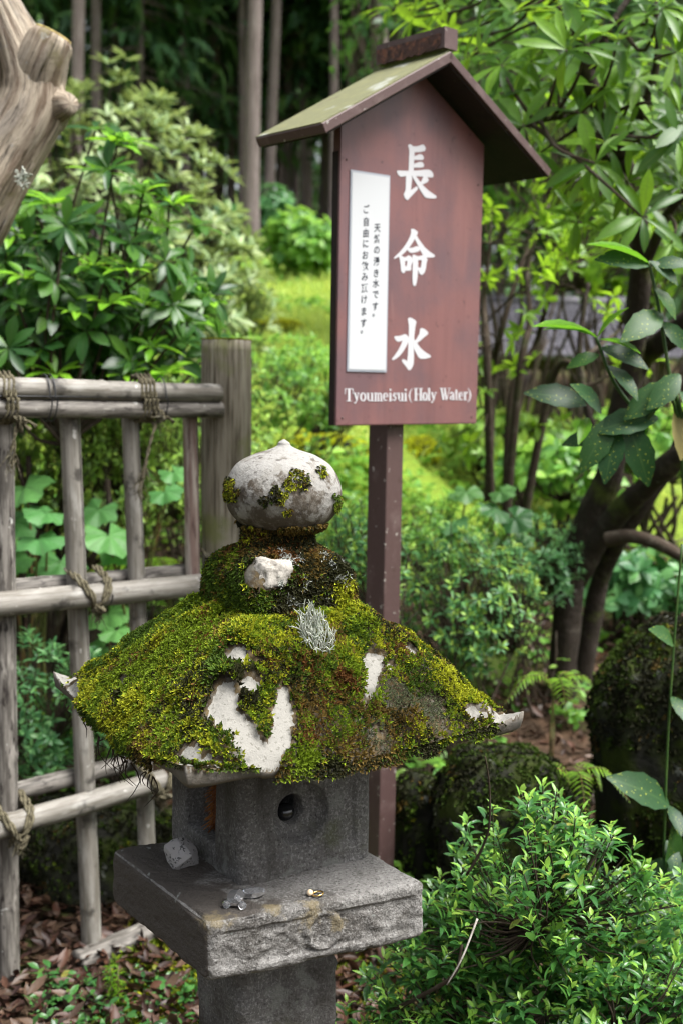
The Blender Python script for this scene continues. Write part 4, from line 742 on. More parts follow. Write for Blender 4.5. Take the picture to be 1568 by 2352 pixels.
def seam(A, B, r, off, m, parent):      # the dark split that runs along an old culm
    mb = MB(); A, B = np.array(A) + off, np.array(B) + off; mb.tube(A + (B - A) * np.linspace(0, 1, 12)[:, None], .0011, 4, caps=False); return build(mb, 'split', M_wire, parent)
poles = [(Fp(-.004, 1.47), Fp(-.010, -.14), .0275, (.06, .32, .585, .80), M_bamboo_dark), (Fp(.180, 1.43), Fp(.238, -.13), .0265, (.985,), M_bamboo), (Fp(.360, 1.43), Fp(.425, -.13), .0235, (.45,), M_bamboo),
         (Fp(.553, 1.43), Fp(.592, -.12), .0215, (.4,), M_bamboo_red)]
for (A, B, r, nd, m) in poles:
    mb = MB(); bamboo(mb, A, B, r, nd, r * 1.06); p = build(mb, 'pole', m, fence); seam(A, B, r, FN * r * .86 + FDr * r * .5, m, p)
mb = MB(); th = np.linspace(0, 1, 60)[:, None]; A, B = Fp(.683, 1.625, -.01), Fp(.690, -.2, -.01)
P = A + (B - A) * th; mb.tube(P, .0715 * (1 + .02 * np.sin(th[:, 0] * 9)), 40, lump=.03); pst = build(mb, 'end_post', M_postwood, fence)
k = 900; rr = np.sqrt(rng.uniform(.2, 1.05, k)) * .071; a = rng.uniform(0, 6.283, k); P = A + np.stack([rr * np.cos(a), rr * np.sin(a), 0 * a], 1)
moss_mesh(P, np.tile(E3, (k, 1)), pick(P, np.tile([[.5, .6, 0, .3, -1, 0, 0]], (k, 1))), .009, 3, .3, pst)
rails = [(Fp(-.35, 1.487, .046), Fp(.618, 1.470, .046), .029, (.25, .62), .026, M_bamboo), (Fp(-.35, 1.434, .046), Fp(.625, 1.424, .046), .0255, (.33, .60, .91), .023, M_bamboo_dark),
         (Fp(-.35, .945, .052), Fp(.592, .928, .052), .033, (.78,), .031, M_bamboo), (Fp(-.35, .962, -.046), Fp(.60, .952, -.046), .026, (.5,), .024, M_bamboo_dark),
         (Fp(-.35, .345, .052), Fp(.437, .383, .052), .0315, (.42,), .029, M_bamboo), (Fp(-.35, .395, -.046), Fp(.56, .425, -.046), .026, (.5,), .024, M_bamboo_dark),
         (Fp(.18, -.095, .03), Fp(.75, -.03, .03), .042, (.5,), .038, M_bamboo_dark)]
for (A, B, r, nd, r2, m) in rails:
    mb = MB(); bamboo(mb, A, B, r, nd, r2, .004); build(mb, 'rail', m, fence)
mb = MB(); seam_p = [Fp(s_, 1.4605, .046 + .0215) for s_ in np.linspace(-.35, .615, 30)]; mb.tube(np.array(seam_p), .002, 4); build(mb, 'split', M_wire, fence)
def rope(mb, path, r=.0055, n=None, strands=2, turns=90):
    p = catmull(path, 60 if n is None else n); L = np.r_[0, np.cumsum(np.linalg.norm(np.diff(p, axis=0), axis=1))]; T = nrm(np.gradient(p, axis=0)); ref = np.array([.3, .5, .81]); X = nrm(np.cross(T, ref)); Y = np.cross(T, X)
    for s_ in range(strands):
        ph = L * turns * 6.283 / 6 + s_ * 6.283 / strands; q = p + r * .55 * (np.cos(ph)[:, None] * X + np.sin(ph)[:, None] * Y); mb.tube(q, r * .62, 5)
def loop(c, axis, r1, r2, n=14, start=0., arc=6.283, lean=0.):
    """ring of points about a horizontal axis: r1 vertical, r2 along the fence's normal"""
    a = start + np.linspace(0, arc, n); ax = nrm(np.array(axis)); U = nrm(np.cross(ax, FN)) if abs(np.dot(ax, E3)) > .7 else E3
    return [c + U * r1 * math.sin(q) + FN * r2 * math.cos(q) + ax * lean * (q - start) / arc for q in a]
def fray(mb, p, n, L, d0=(0, 0, -1)):
    for q in range(n):
        d = nrm(np.array(d0) + rng.normal(0, .22, 3)); l = L * rng.uniform(.5, 1.1); mb.tube(catmull([p + rng.normal(0, .004, 3), p + d * l * .5 + rng.normal(0, .006, 3), p + d * l + rng.normal(0, .01, 3)], 6), np.linspace(.0016, .0006, 6), 3, caps=False)
def tie(s_, z, r1, r2, n=3, label=None, hang=.0, dz=0., knot=(0, -.04), drift=-.05):
    mb = MB(); c = Fp(s_, z, .03)
    for i in range(n): rope(mb, loop(c + FDr * (i - n / 2) * .0125, FDr, r1, r2, 15, lean=.008), n=70)
    kn = Fp(s_ + knot[0], z + knot[1], .03 + r2 + .004)
    for i in range(3): rope(mb, [kn + rng.normal(0, .006, 3), kn + FN * .012 + rng.normal(0, .012, 3), kn + rng.normal(0, .010, 3) + E3 * .01, kn + rng.normal(0, .012, 3)], .0045, 24)
    if hang:
        for i in range(2):
            e = kn + FDr * (drift + .012 * i) - E3 * hang * rng.uniform(.8, 1.1); rope(mb, [kn, kn + FDr * drift * .5 - E3 * hang * .4 + FN * .005, e], .0042, 50); fray(mb, e, 12, hang * .5, FDr * drift * 2 - E3)
        e = kn + FDr * .05 - E3 * .012; rope(mb, [kn, kn + FDr * .025 + FN * .01, e], .005, 16)
    fray(mb, kn, 14, .035, -E3 + FDr * .3)
    o = build(mb, 'rope_tie', M_rope, fence); return o
tie(.383, 1.457, .062, .044, 4, hang=.15, knot=(.018, -.052))
tie(-.012, 1.457, .062, .044, 3, hang=.10, knot=(.01, -.06), drift=-.02)
for s_, z in ((.217, .940), (-.012, .360), (.415, .383)):
    mb = MB()
    for g_ in (-1, 1):
        for i in range(2):
            pa = [Fp(s_ + g_ * (.036 + .011 * i), z + .062, -.01), Fp(s_ + g_ * (.032 + .011 * i), z + .034, .052 + .012), Fp(s_ + g_ * (.018 + .008 * i), z, .052 + .036), Fp(s_ + g_ * .006, z - .034, .052 + .022)]
            rope(mb, pa, .0066, 40)
    kn = Fp(s_, z - .036, .075)
    for i in range(3): rope(mb, [kn + rng.normal(0, .007, 3), kn + FN * .010 + rng.normal(0, .010, 3), kn + rng.normal(0, .010, 3), kn + rng.normal(0, .012, 3)], .007, 24)
    fray(mb, kn, 26, .05, -E3 + FDr * .15); build(mb, 'rope_tie', M_rope, fence)
for (s_, z, r1, r2) in ((.085, 1.457, .060, .036), (.425, 1.457, .060, .036), (.10, 1.457, .060, .036), (.252, .938, .0345, .0345), (.565, .930, .034, .034), (.017, .358, .033, .033)):
    mb = MB(); c = Fp(s_, z, .046 if z > 1.2 else .052); mb.tube(np.array(loop(c, FDr, r1, r2, 29, lean=.006)), .0019, 5, caps=False); build(mb, 'wire_tie', M_wire, fence)
mb = MB(); c = Fp(.588, .972, .0); rope(mb, loop(c, FDr, .05, .06, 20, start=.6, arc=2.6)); build(mb, 'rope_tie', M_rope, fence)

# ------------------------------------------------------------------ bare tree limb, upper left
M_bark_smooth = mat('smooth_bark', (.44, .375, .29), [((.16, .115, .08), 5, .42, .66, {'co': 'uvp', 'st': (5, 1, 1), 'det': 6}), ((.33, .285, .235), 4, .52, .66, {'co': 'uvp', 'st': (3, 1, 1), 'det': 5}), ((.36, .34, .31), 26, .64, .68, {'det': 6}), ((.035, .024, .016), 6, .54, .70, {'co': 'uvp', 'st': (9, 1.4, 1), 'det': 6}), ((.11, .10, .03), 5, .58, .75), ((.03, .02, .014), 10, .57, .62, {'co': 'uvp', 'st': (9, .5, 1), 'det': 5, 'f': .6})],
                    .6, [(9, .9, .02, {'co': 'uvp', 'st': (7, .8, 1)}), (60, .5, .004)], .2)
TY = 3.3
def a_(x, y, Y=TY): return at(x, y, Y)
tr = thing('bare_tree', (a_(-260, 1200)[0], TY + .25, gz(a_(-260, 1200)[0], TY + .25)), 'twisted pale tree trunk with smooth peeling bark and a sawn stub above the fence', 'tree')
b0 = np.array([a_(-260, 1200)[0], TY + .25, gz(a_(-260, 1200)[0], TY + .25) - .05])
path = catmull([b0, a_(-230, 1000, TY + .2), a_(-130, 640, TY + .08), a_(-60, 480), a_(20, 340), a_(68, 255), a_(78, 190), a_(52, 110), a_(20, 40), a_(-20, -60), a_(-60, -300), a_(0, -700, TY + .2)], 140)
rad = np.interp(np.linspace(0, 1, 140), [0, .27, .36, .46, .55, .62, .72, 1], [.13, .11, .098, .092, .088, .074, .058, .035])
mb = MB(); mb.tube(path, rad, 64, lump=.22, ridge=.10); trk = build(mb, 'trunk', M_bark_smooth, tr)
mb = MB(); mb.tube(catmull([a_(58, 300, TY + .04), a_(78, 210, TY + .01), a_(100, 135, TY - .03), a_(122, 84, TY - .03)], 14), [.045, .066, .08, .086, .085, .081, .077, .073, .069, .066, .063, .061, .06, .052], 44, lump=.16, ridge=.12); stb = build(mb, 'sawn_stub', M_bark_smooth, tr)
mb = MB(); mb.tube(np.array([a_(121, 86, TY - .03), a_(125, 77, TY - .03)]), .05, 20, lump=.1); build(mb, 'cut_face', mat('cut_wood', (.33, .25, .10), [((.16, .12, .05), 30, .4, .6), ((.40, .36, .12), 50, .5, .7)], .9, [(60, .5, .004)]), stb)
mb = MB(); mb.tube(catmull([a_(85, 270, TY + .03), a_(130, 250, TY - .01), a_(163, 238, TY - .05)], 10), [.05, .07, .074, .07, .061, .052, .045, .04, .035, .027], 36, lump=.45, ridge=.15); build(mb, 'knot', M_bark_smooth, tr)
mb = MB(); mb.tube(catmull([a_(-10, -10), a_(-40, 90), a_(-30, 260), a_(0, 330)], 16), np.linspace(.05, .062, 16), 18, lump=.15); build(mb, 'side_limb', M_bark_smooth, tr)
mb = MB(); mb.tube(catmull([a_(30, 440), a_(27, 480), a_(22, 518)], 6), np.linspace(.006, .002, 6), 5); build(mb, 'bark_strip', M_bark_smooth, tr)
lc = MB()
for q in range(60):
    b = a_(52 + rng.normal(0, 8), 410 + rng.normal(0, 10), TY - .088); lc.tube(np.array([b, b + np.array([rng.normal(0, .006), -.008, rng.normal(0, .006)])]), .0022, 4)
tag(build(lc, 'lichen_patch', M_lichen, tr), kind='stuff')
# ------------------------------------------------------------------ vegetation
M_twig = mat('twig', (.05, .037, .027), [((.09, .078, .06), 30, .5, .7), ((.035, .04, .015), 9, .55, .7)], .9, [(60, .5, .004)], .15)
M_twig_green = mat('twig_green', (.10, .11, .03), [((.15, .075, .03), 14, .45, .65)], .7)
M_twig_red = mat('twig_tan', (.11, .06, .022), [((.12, .08, .03), 20, .45, .65)], .7)
M_darkbark = mat('dark_bark', (.03, .023, .018), [((.065, .054, .044), 12, .5, .68, {'det': 6}), ((.025, .02, .016), 25, .5, .7), ((.07, .085, .02), 4, .54, .68, {'det': 6}), ((.17, .17, .15), 16, .67, .72)], .9, [(14, .8, .02), (60, .6, .006)], .15)
M_conifer = mat('conifer_bark', (.19, .155, .15), [((.10, .078, .073), 6, .42, .66, {'co': 'uvp', 'st': (6, .35, 1), 'det': 6}), ((.26, .225, .215), 8, .5, .7, {'co': 'uvp', 'st': (8, .4, 1)})], .9, [(16, .8, .02, {'co': 'uvp', 'st': (6, .3, 1)})], .1)
T_rhodo = leaf_tmpl(.36, 5, .22, .25, 'obov'); T_rhodo2 = leaf_tmpl(.27, 3, .25, .15, 'obov')
T_az = leaf_tmpl(.37, 4, .3, .25, 'ellip'); T_azs = leaf_tmpl(.42, 2, .35, .15, (.08, 1., .06)); T_ell = leaf_tmpl(.55, 3, .25, .25, 'ellip')
T_auc = leaf_tmpl(.46, 9, .22, .30, 'ellip', .10); T_rhR = leaf_tmpl(.25, 5, .22, .3, 'obov'); T_aucn = leaf_tmpl(.34, 9, .5, .22, 'ellip', .10); T_heart = leaf_tmpl(1.05, 5, .12, .22, 'heart', .08); T_lit = leaf_tmpl(.42, 3, .5, -.3, 'ellip')
T_grass = leaf_tmpl(.10, 2, .2, .5, (1., .8, .05)); T_pin = leaf_tmpl(.16, 3, .2, .35, 'lance')
L_rh = leafmat('rhododendron_leaf', [(.010, .036, .009), (.017, .056, .012), (.03, .085, .013), (.055, .125, .015)], .33, .35, (.06, .11, .035), spec=.35, gain=1.60)
L_lime = leafmat('young_rhododendron_leaf', [(.07, .17, .012), (.11, .25, .015), (.15, .30, .02)], .35, .45, (.16, .28, .05), spec=.4, tcol=(.35, .65, .03), gain=1.9)
L_tip = leafmat('azalea_tip_leaf', [(.06, .14, .022), (.10, .20, .03), (.15, .26, .04)], .36, .4, spec=.5, gain=2.2)
L_rhR = leafmat('rhododendron_leaf_bright', [(.014, .042, .011), (.03, .078, .013), (.06, .13, .016), (.11, .21, .02)], .33, .5, (.12, .19, .05), spec=.3, tcol=(.38, .60, .02), gain=1.90)
L_pale = leafmat('rhododendron_leaf_pale', [(.045, .08, .03), (.10, .15, .06), (.18, .235, .105), (.12, .145, .035)], .42, .25, (.2, .23, .12), spec=.4, gain=1.95)
L_az = leafmat('azalea_leaf', [(.012, .042, .012), (.018, .06, .016), (.03, .09, .018), (.05, .13, .022)], .3, .28, (.05, .11, .03), spec=.5, gain=2.2, odd=(.28, .22, .05))
L_azy = leafmat('azalea_leaf_light', [(.025, .06, .012), (.05, .10, .017), (.09, .16, .024), (.14, .22, .032)], .4, .35, gain=2.8)
L_azb = leafmat('azalea_leaf_cool', [(.014, .05, .018), (.025, .075, .026), (.045, .115, .04), (.075, .16, .052)], .36, .3, gain=2.30)
L_bright = leafmat('young_leaf', [(.04, .09, .008), (.08, .16, .011), (.13, .24, .016), (.02, .05, .007)], .42, .55, tcol=(.38, .60, .03), gain=2.00)
L_auc = leafmat('aucuba_leaf', [(.010, .034, .012), (.016, .048, .015), (.026, .07, .013)], .4, .2, (.04, .09, .026), ((.24, .29, .04), 15, .63), .2, gain=1.30)
L_aucy = leafmat('aucuba_leaf_young', [(.05, .135, .008), (.07, .17, .01)], .36, .4, (.13, .22, .03), ((.3, .36, .04), 15, .64), .2, gain=1.50)
L_yel = leafmat('yellow_leaf', [(.25, .215, .07), (.29, .25, .09)], .5, .35)
L_heart = leafmat('butterbur_leaf', [(.04, .12, .035), (.06, .16, .045), (.085, .20, .05)], .5, .4, (.11, .22, .08), tcol=(.22, .48, .08), gain=2.0)
L_con = leafmat('conifer_leaf', [(.012, .03, .014), (.018, .05, .02), (.03, .075, .024), (.06, .11, .028)], .6, .25, spec=.2, gain=2.1)
L_conl = leafmat('conifer_leaf_light', [(.04, .08, .02), (.08, .14, .03), (.13, .19, .035)], .6, .3, spec=.2)
L_grass = leafmat('grass', [(.10, .155, .03), (.16, .225, .045), (.22, .28, .065), (.21, .225, .045)], .55, .45, gain=2.0)
L_lit = leafmat('dead_leaf', [(.022, .009, .006), (.042, .016, .009), (.08, .034, .019), (.115, .07, .044), (.014, .008, .005)], .5, .1, spec=.4)
L_cov = leafmat('cover_leaf', [(.02, .06, .012), (.04, .10, .016), (.07, .15, .022), (.11, .19, .027)], .45, .35, gain=2.45)

L_broad2 = leafmat('broad_leaf', [(.02, .07, .022), (.035, .10, .03), (.06, .14, .035)], .45, .35, (.10, .20, .07), gain=1.6)

# forest: cedars beyond the lawn
con = [(572, 15, .105, .01), (609, 18, .088, .005), (549, 19, .07, .0), (757, 18, .075, .0), (184, 15.5, .095, .004), (233, 17.5, .08, 0.), (858, 16, .11, 0.), (345, 21, .11, 0), (398, 23, .12, 0), (300, 24, .10, 0), (450, 22, .13, 0), (500, 25, .11, 0), (640, 25, .09, 0), (668, 29, .10, 0), (700, 26, .09, 0), (726, 31, .10, 0),
       (60, 19, .12, 0), (120, 24, .12, 0), (815, 27, .11, 0), (905, 22, .12, 0), (960, 19, .11, 0), (1125, 20, .10, 0), (1185, 24, .12, 0), (1245, 19, .10, 0), (1310, 17.5, .10, 0), (1400, 22, .12, 0), (1480, 19, .11, 0), (1555, 24, .12, 0), (-40, 22, .12, 0), (1020, 26, .12, 0), (1640, 20, .12, 0), (-120, 18, .12, 0), (268, 20, .10, 0), (320, 18.5, .075, 0), (425, 19, .08, 0), (478, 20.5, .10, 0), (522, 21, .08, 0), (648, 21, .08, 0), (690, 20.5, .06, 0), (735, 22, .09, 0), (795, 20, .08, 0)]
CL = {572: 'tall pinkish cedar trunk at the lawn edge, broadest of the trunks left of the sign', 609: 'grey cedar trunk just right of the broad pinkish trunk', 549: 'thin brownish cedar trunk half hidden behind the broad pinkish trunk', 757: 'pale straight cedar trunk beside the edge of the brown sign board',
      184: 'grey cedar trunk rising behind the pale rhododendron next to the bare tree', 233: 'slender grey cedar trunk right of the one behind the bare tree', 858: 'dark cedar trunk rising behind the sign roof ridge'}
tmS = leaf_tmpl(.26, 3, .3, .45, (.15, 1., .7, .05))
def conifer(px, Y, r, lean, ci):
    b = gpt(px, Y); H = rng.uniform(13, 17); top = b + np.array([lean * H + rng.normal(0, .15), rng.normal(0, .2), H])
    front = px in CL
    t = thing('cedar_tree', b, CL.get(px, 'dark cedar tree standing inside the shaded wood'), 'tree', 'cedars of the wood beyond the lawn')
    th = np.linspace(0, 1, 24); P = b - E3 * .15 + (top - b) * th[:, None] + .05 * np.stack([fbm(np.stack([th * 3 + ci, th * 0, th * 0], 1), 1, 2, 1), th * 0, th * 0], 1)
    rr = r * (1 - .75 * th) * (1 + .55 * np.exp(-th * 40)); mb = MB(); mb.tube(P, rr, 24, lump=.06, ridge=.08); build(mb, 'trunk', M_conifer, t)
    c0 = (6.2 if front else (rng.uniform(1.8, 3.2) if ci % 2 else rng.uniform(3.6, 5.2))); n = 330 if front else 620
    z = rng.uniform(0, 1, n) ** .85 * (H - c0) + c0; az = rng.uniform(0, 6.283, n); bl = (1.9 if not front else 1.6) * (1 - (z - c0) / (H - c0) * .75) * rng.uniform(.35, 1.0, n)
    dr = np.stack([np.cos(az), np.sin(az), 0 * az], 1); base = b + (top - b) * (z / H)[:, None]; tip = base + dr * bl[:, None] + E3 * (-.25 * bl + rng.normal(0, .1, n))[:, None]
    mb = MB()
    for i in range(0, n, 3): mb.tube(np.array([base[i], (base[i] + tip[i]) / 2 + E3 * .06, tip[i]]), np.array([.022, .013, .004]), 4, caps=False)
    tag(build(mb, 'branches', M_conifer, t), kind='stuff')
    q = 6; f = rng.uniform(.3, 1.05, (n, q)); Pb = (base[:, None] + (tip - base)[:, None] * f[..., None]).reshape(-1, 3); d = np.repeat(dr, q, 0) + rng.normal(0, .55, (n * q, 3)) + np.array([0, 0, -.45])
    M = frames(Pb, d, rng.normal(0, .4, (n * q, 3)) + E3, rng.uniform(.22, .5, n * q)); mb = MB(); inst(mb, tmS, M); tag(build(mb, 'crown', L_con if not (front and px in (572, 609)) else L_con, t), kind='stuff')
for i, (px, Y, r, ln) in enumerate(con): conifer(px, Y, r, ln, i)
# lighter spray of a broadleaf against the wood, top
def far_mass(n, x0, x1, y0, y1, z0, z1, tm, m, s, name, label, seed):
    x = rng.uniform(x0, x1, n); y = rng.uniform(y0, y1, n); z = rng.uniform(z0, z1, n); P = np.stack([x, y, z], 1); P = P[fbm(P, .55, 2, seed) > -.13]
    P[:, 2] = np.maximum(P[:, 2], ground_z(P[:, 0], P[:, 1]))
    M = frames(P, rng.normal(0, 1, P.shape) + [0, 0, -.6], rng.normal(0, 1, P.shape) + [0, -.4, .6], s * rng.uniform(.6, 1.4, len(P))); mb = MB(); inst(mb, tm, M)
    return tag(build(mb, name, m), label, 'wood', kind='stuff')
far_mass(16000, -24, 26, 33, 44, 3, 15, tmS, L_con, 1.15, 'far_wood', 'dark mass of the wood closing off the view', 5)

# lawn
k = 52000; y = rng.uniform(5.6, 17, k) ; x = rng.uniform(-.5, .62, k) * y; kp = ((x < .02 * y) | (y > 7.0)); x, y = x[kp], y[kp]; P = np.stack([x, y, ground_z(x, y)], 1); k = len(P)
M = frames(P, np.stack([rng.normal(0, .5, k), rng.normal(0, .5, k), np.ones(k)], 1), rng.normal(0, 1, (k, 3)), rng.uniform(.05, .12, k) * (.7 + .04 * y)); mb = MB(); inst(mb, T_grass, M)
P = P[fbm(P * [1, 1, 0], 1.3, 3, 141) > .12]; P = P[::3]; k = len(P); M2 = frames(P + E3 * .03, np.c_[rng.normal(0, 1, (k, 2)), rng.normal(.4, .4, k)], np.c_[rng.normal(0, .5, (k, 2)), np.ones(k)], rng.uniform(.06, .14, k)); mb2 = MB(); inst(mb2, T_ell, M2); tag(build(mb2, 'lawn_weeds', L_cov), 'scattered leafy weeds growing through the lawn', 'weeds', kind='stuff')
tag(build(mb, 'lawn_grass', L_grass), 'bright green grass and moss covering the slope', 'grass', kind='stuff')

# a low roofed shelter far behind on the right
M_tile = mat('roof_tile', (.065, .062, .075), [((.11, .105, .125), 8, .45, .7), ((.03, .03, .034), 14, .5, .7)], .5, [(20, .3, .01)], .4)
M_darkwood = mat('dark_wood', (.03, .022, .018), [((.06, .045, .035), 10, .45, .7)], .8)
SY = 16.0; sb = gpt(1290, SY); shl = thing('garden_shelter', sb, 'low open shelter with a dark tiled roof behind the rhododendron', 'shelter')
ez = at(1290, 826, SY)[2]; rz = at(1290, 700, SY + 1.2)[2]; xc = sb[0]; hw = 1.75
for sx in (-1, 1):
    for sy in (0, 2.2):
        mb = MB(); mb.box((xc + sx * (hw - .55) + .12, SY + .3 + sy, (ez + sb[2]) / 2 - .05), np.eye(3), (.06, .06, (ez - sb[2]) / 2 + .1)); build(mb, 'pillar', M_darkwood, shl, smooth=False)
for by in (.3, 2.5):
    mb = MB(); mb.box((xc, SY + by, ez - .05), np.eye(3), (hw - .4, .05, .06)); build(mb, 'beam', M_darkwood, shl, smooth=False)
for sy, nm in ((1, 'roof_slope'), (-1, 'roof_slope')):
    yb = SY + 1.4; ey = yb - sy * 1.45; nx, ny = 40, 14; u = np.linspace(-1, 1, nx * 4 + 1); v = np.linspace(0, 1, ny * 2 + 1); U, Vv = np.meshgrid(u, v)
    Z = rz + (ez - rz) * (Vv ** .85) + .022 * np.cos(U * nx * np.pi) + .02 * ((Vv * ny) % 1.0) ; X = xc + U * (hw - .35 * (1 - Vv) * 0.6); Yy = yb + (ey - yb) * Vv
    I = np.arange(U.size).reshape(U.shape); mb = MB(); mb.add(np.stack([X, Yy, Z], -1), np.stack([I[:-1, :-1], I[:-1, 1:], I[1:, 1:], I[1:, :-1]], -1).reshape(-1, 4)); o = build(mb, nm, M_tile, shl, smooth=False); so = o.modifiers.new('s', 'SOLIDIFY'); so.thickness = .06; so.offset = -1
mb = MB(); mb.tube(np.array([[xc - hw * .82, SY + 1.4, rz + .05], [xc + hw * .82, SY + 1.4, rz + .05]]), .09, 10); build(mb, 'roof_ridge', M_tile, shl)

# shrubs -------------------------------------------------------
def shrub(name, label, base, tips, axes, tm, m, n, L, tilt, stemm, n_ind=0, group=None, nh=10, r0=.012, along=0., up=.3, cat='shrub', jit=.18, r1=.0022, upb=.5, sag=.1, bspread=.06, tipm=None, ntip=4):
    t = thing(name, base, label, cat, group); ax = nrm(axes + np.array([0, 0, upb]) + rng.normal(0, .3, axes.shape))
    stems(t, base, tips, stemm, nh, r0, r1, sag, bspread=bspread); M = whorls(tips, ax, n, L, tilt, jit, up, along)
    if tipm is None: foliage(t, 'leaf', tm, M, m, n_ind)
    else:
        cut = len(tips) * (n - ntip); foliage(t, 'leaf', tm, M[:cut], m, n_ind // 2); foliage(t, 'leaf', tm, M[cut:], tipm, n_ind // 2, 'young_foliage')
    return t
# pale rhododendron (far left dome)
b = gpt(250, 7.8); c = at(140, 650, 7.6); P, A = ell(c, (1.30, .95, 1.33), 760, .76, -.75, .3, 11); kp = P[:, 1] < 8.5; P, A = P[kp], A[kp]
shrub('pale_rhododendron', 'tall domed rhododendron with pale yellowish leaves in front of the cedars', b, P, A, T_rhodo2, L_pale, 10, .115, 1.0, M_twig, 300, nh=26, r0=.022, upb=.9, up=.1)
P, A = ell(at(470, 700, 7.3), (.42, .4, .45), 130, .6, -.9, .25, 13)
shrub('pale_rhododendron', 'smaller pale rhododendron shoot clump spilling onto the lawn beside the dome', gpt(470, 7.4), P, A, T_rhodo2, L_pale, 9, .11, 1.0, M_twig, 120, nh=10, r0=.014, upb=.9)
# dark rhododendron (near left)
b = gpt(120, 4.5); P, A = ell(at(110, 700, 4.45), (.54, .5, .46), 170, .45, -1, .3, 17)
P2, A2 = ell(at(60, 760, 4.2), (.42, .35, .35), 50, .3, -1, .2, 19); P3, A3 = ell(at(330, 780, 4.5), (.30, .3, .25), 34, .3, -1, .2, 21)
ex = np.array([at(x, y, Y) for x, y, Y in ((270, 330, 4.1), (250, 390, 4.0), (390, 470, 4.05), (330, 440, 4.0), (450, 520, 4.2), (480, 680, 4.1), (440, 640, 4.1), (400, 700, 4.0), (300, 560, 4.0), (220, 300, 4.3), (60, 560, 4.0), (150, 520, 3.9), (120, 640, 3.9), (40, 690, 3.9), (240, 640, 3.9), (200, 760, 3.9), (300, 830, 4.0), (100, 800, 3.9), (20, 800, 3.8), (380, 600, 4.0))])
P = np.vstack([P, P2, P3, ex]); A = np.vstack([A, A2, A3, nrm(ex - at(150, 700, 4.6))])
shrub('dark_rhododendron', 'glossy dark green rhododendron growing behind the bamboo fence', b, P, A, T_rhodo, L_rh, 9, .105, 1.12, M_twig, 300, nh=18, r0=.018, r1=.004, up=.6)
P = np.array([at(x, y, Y) for x, y, Y in ((265, 335, 4.05), (330, 445, 4.0), (400, 470, 4.05), (300, 330, 4.1), (370, 520, 4.05), (250, 700, 3.9), (60, 640, 3.9), (420, 740, 4.05), (330, 700, 4.0), (130, 860, 3.9), (380, 860, 4.0), (30, 540, 4.0), (300, 620, 3.95), (215, 610, 3.95), (440, 660, 4.1), (480, 690, 4.15), (180, 720, 3.9), (290, 860, 4.0), (230, 400, 4.05), (120, 470, 4.0), (350, 800, 4.0))]); foliage(bpy.data.objects['dark_rhododendron'], 'leaf', T_rhodo, whorls(P, np.tile([[.15, -.4, 1.]], (len(P), 1)), 8, .095, 1.1, .2, .5), L_lime, 140)
# shrubs behind the fence and the lantern
def azal(px, py, Y, rad, n, label, m=L_az, L=.032, tm=T_az, n_ind=120, seed=1, name='azalea_bush', k=9, along=.03, gap=.2, zmin=-.8, tipm=None):
    c = at(px, py, Y); b = np.array([c[0], Y, gz(c[0], Y)]); P, A = ell(c, rad, n, .5, zmin, gap, seed); P[:, 2] = np.maximum(P[:, 2], ground_z(P[:, 0], P[:, 1]) + .02)
    return shrub(name, label, b, P, A, tm, m, k, L, 1.15, M_twig, n_ind, nh=max(6, n // 14), r0=.006, along=along, upb=.8, r1=.0013, tipm=tipm)
azal(230, 1085, 4.6, (.42, .35, .30), 300, 'light green small-leaved azalea seen through the bamboo fence', L_azy, .036, seed=31, n_ind=200)
azal(70, 1010, 4.5, (.4, .3, .25), 220, 'yellowish small-leaved bush behind the left end of the fence', L_azy, .036, seed=32, n_ind=120)
azal(340, 1010, 4.7, (.3, .3, .22), 190, 'fresh small-leaved bush behind the rope-hung bamboo pole', L_azy, .036, seed=34, n_ind=120)
azal(300, 1640, 3.9, (.22, .2, .2), 130, 'leafy low bush behind the lantern roof and the fence poles', L_cov, .036, seed=36, n_ind=100, zmin=-1)
azal(420, 960, 5.2, (.5, .4, .32), 260, 'fresh green bush behind the round wooden fence post', L_azy, .045, seed=33, n_ind=120)
azal(665, 885, 6.0, (.52, .45, .26), 330, 'rounded leafy green bush on the bank between the fence post and the sign', L_cov, .05, seed=35, n_ind=200)
azal(600, 1190, 4.7, (.34, .3, .18), 230, 'low green bush behind the jewel of the lantern', L_cov, .042, seed=37, n_ind=150)
azal(1075, 1380, 3.95, (.25, .24, .27), 260, 'small-leaved azalea with cool green leaves right of the sign post', L_azb, .034, tipm=L_azy, seed=39, n_ind=300, zmin=-1)
azal(830, 1290, 3.75, (.17, .18, .24), 170, 'small-leaved azalea squeezed between the lantern and the sign post', L_azb, .034, tipm=L_azy, seed=41, n_ind=200, zmin=-1)
azal(100, 1620, 3.75, (.28, .22, .27), 190, 'low azalea with bluish green leaves behind the bamboo fence rails', L_azb, .036, seed=43, n_ind=200, zmin=-1)
azal(1230, 1290, 4.6, (.22, .22, .2), 150, 'thin green shrublet in front of the mossy leaning trunk', L_azb, .036, seed=45, n_ind=120, zmin=-1)
azal(980, 1240, 4.6, (.33, .3, .2), 200, 'green undergrowth bush half hidden by the sign post', L_cov, .045, seed=47, n_ind=120)
c = at(690, 560, 12.6); P, A = ell(c, (.42, .35, .34), 230, .3, -.8, .32, 51); shrub('hydrangea_bush', 'round light green hydrangea at the foot of the cedars', gpt(690, 12.6), P, A, T_ell, L_cov, 6, .12, 1.2, M_twig, 100, nh=12, r0=.012)
c = at(630, 500, 16.0); P, A = ell(c, (.28, .3, .4), 120, .4, -.8, .1, 53); shrub('hydrangea_bush', 'small dull green hydrangea between two cedar trunks', gpt(630, 16.0), P, A, T_ell, L_azb, 6, .12, 1.2, M_twig, 60, nh=8, r0=.012)
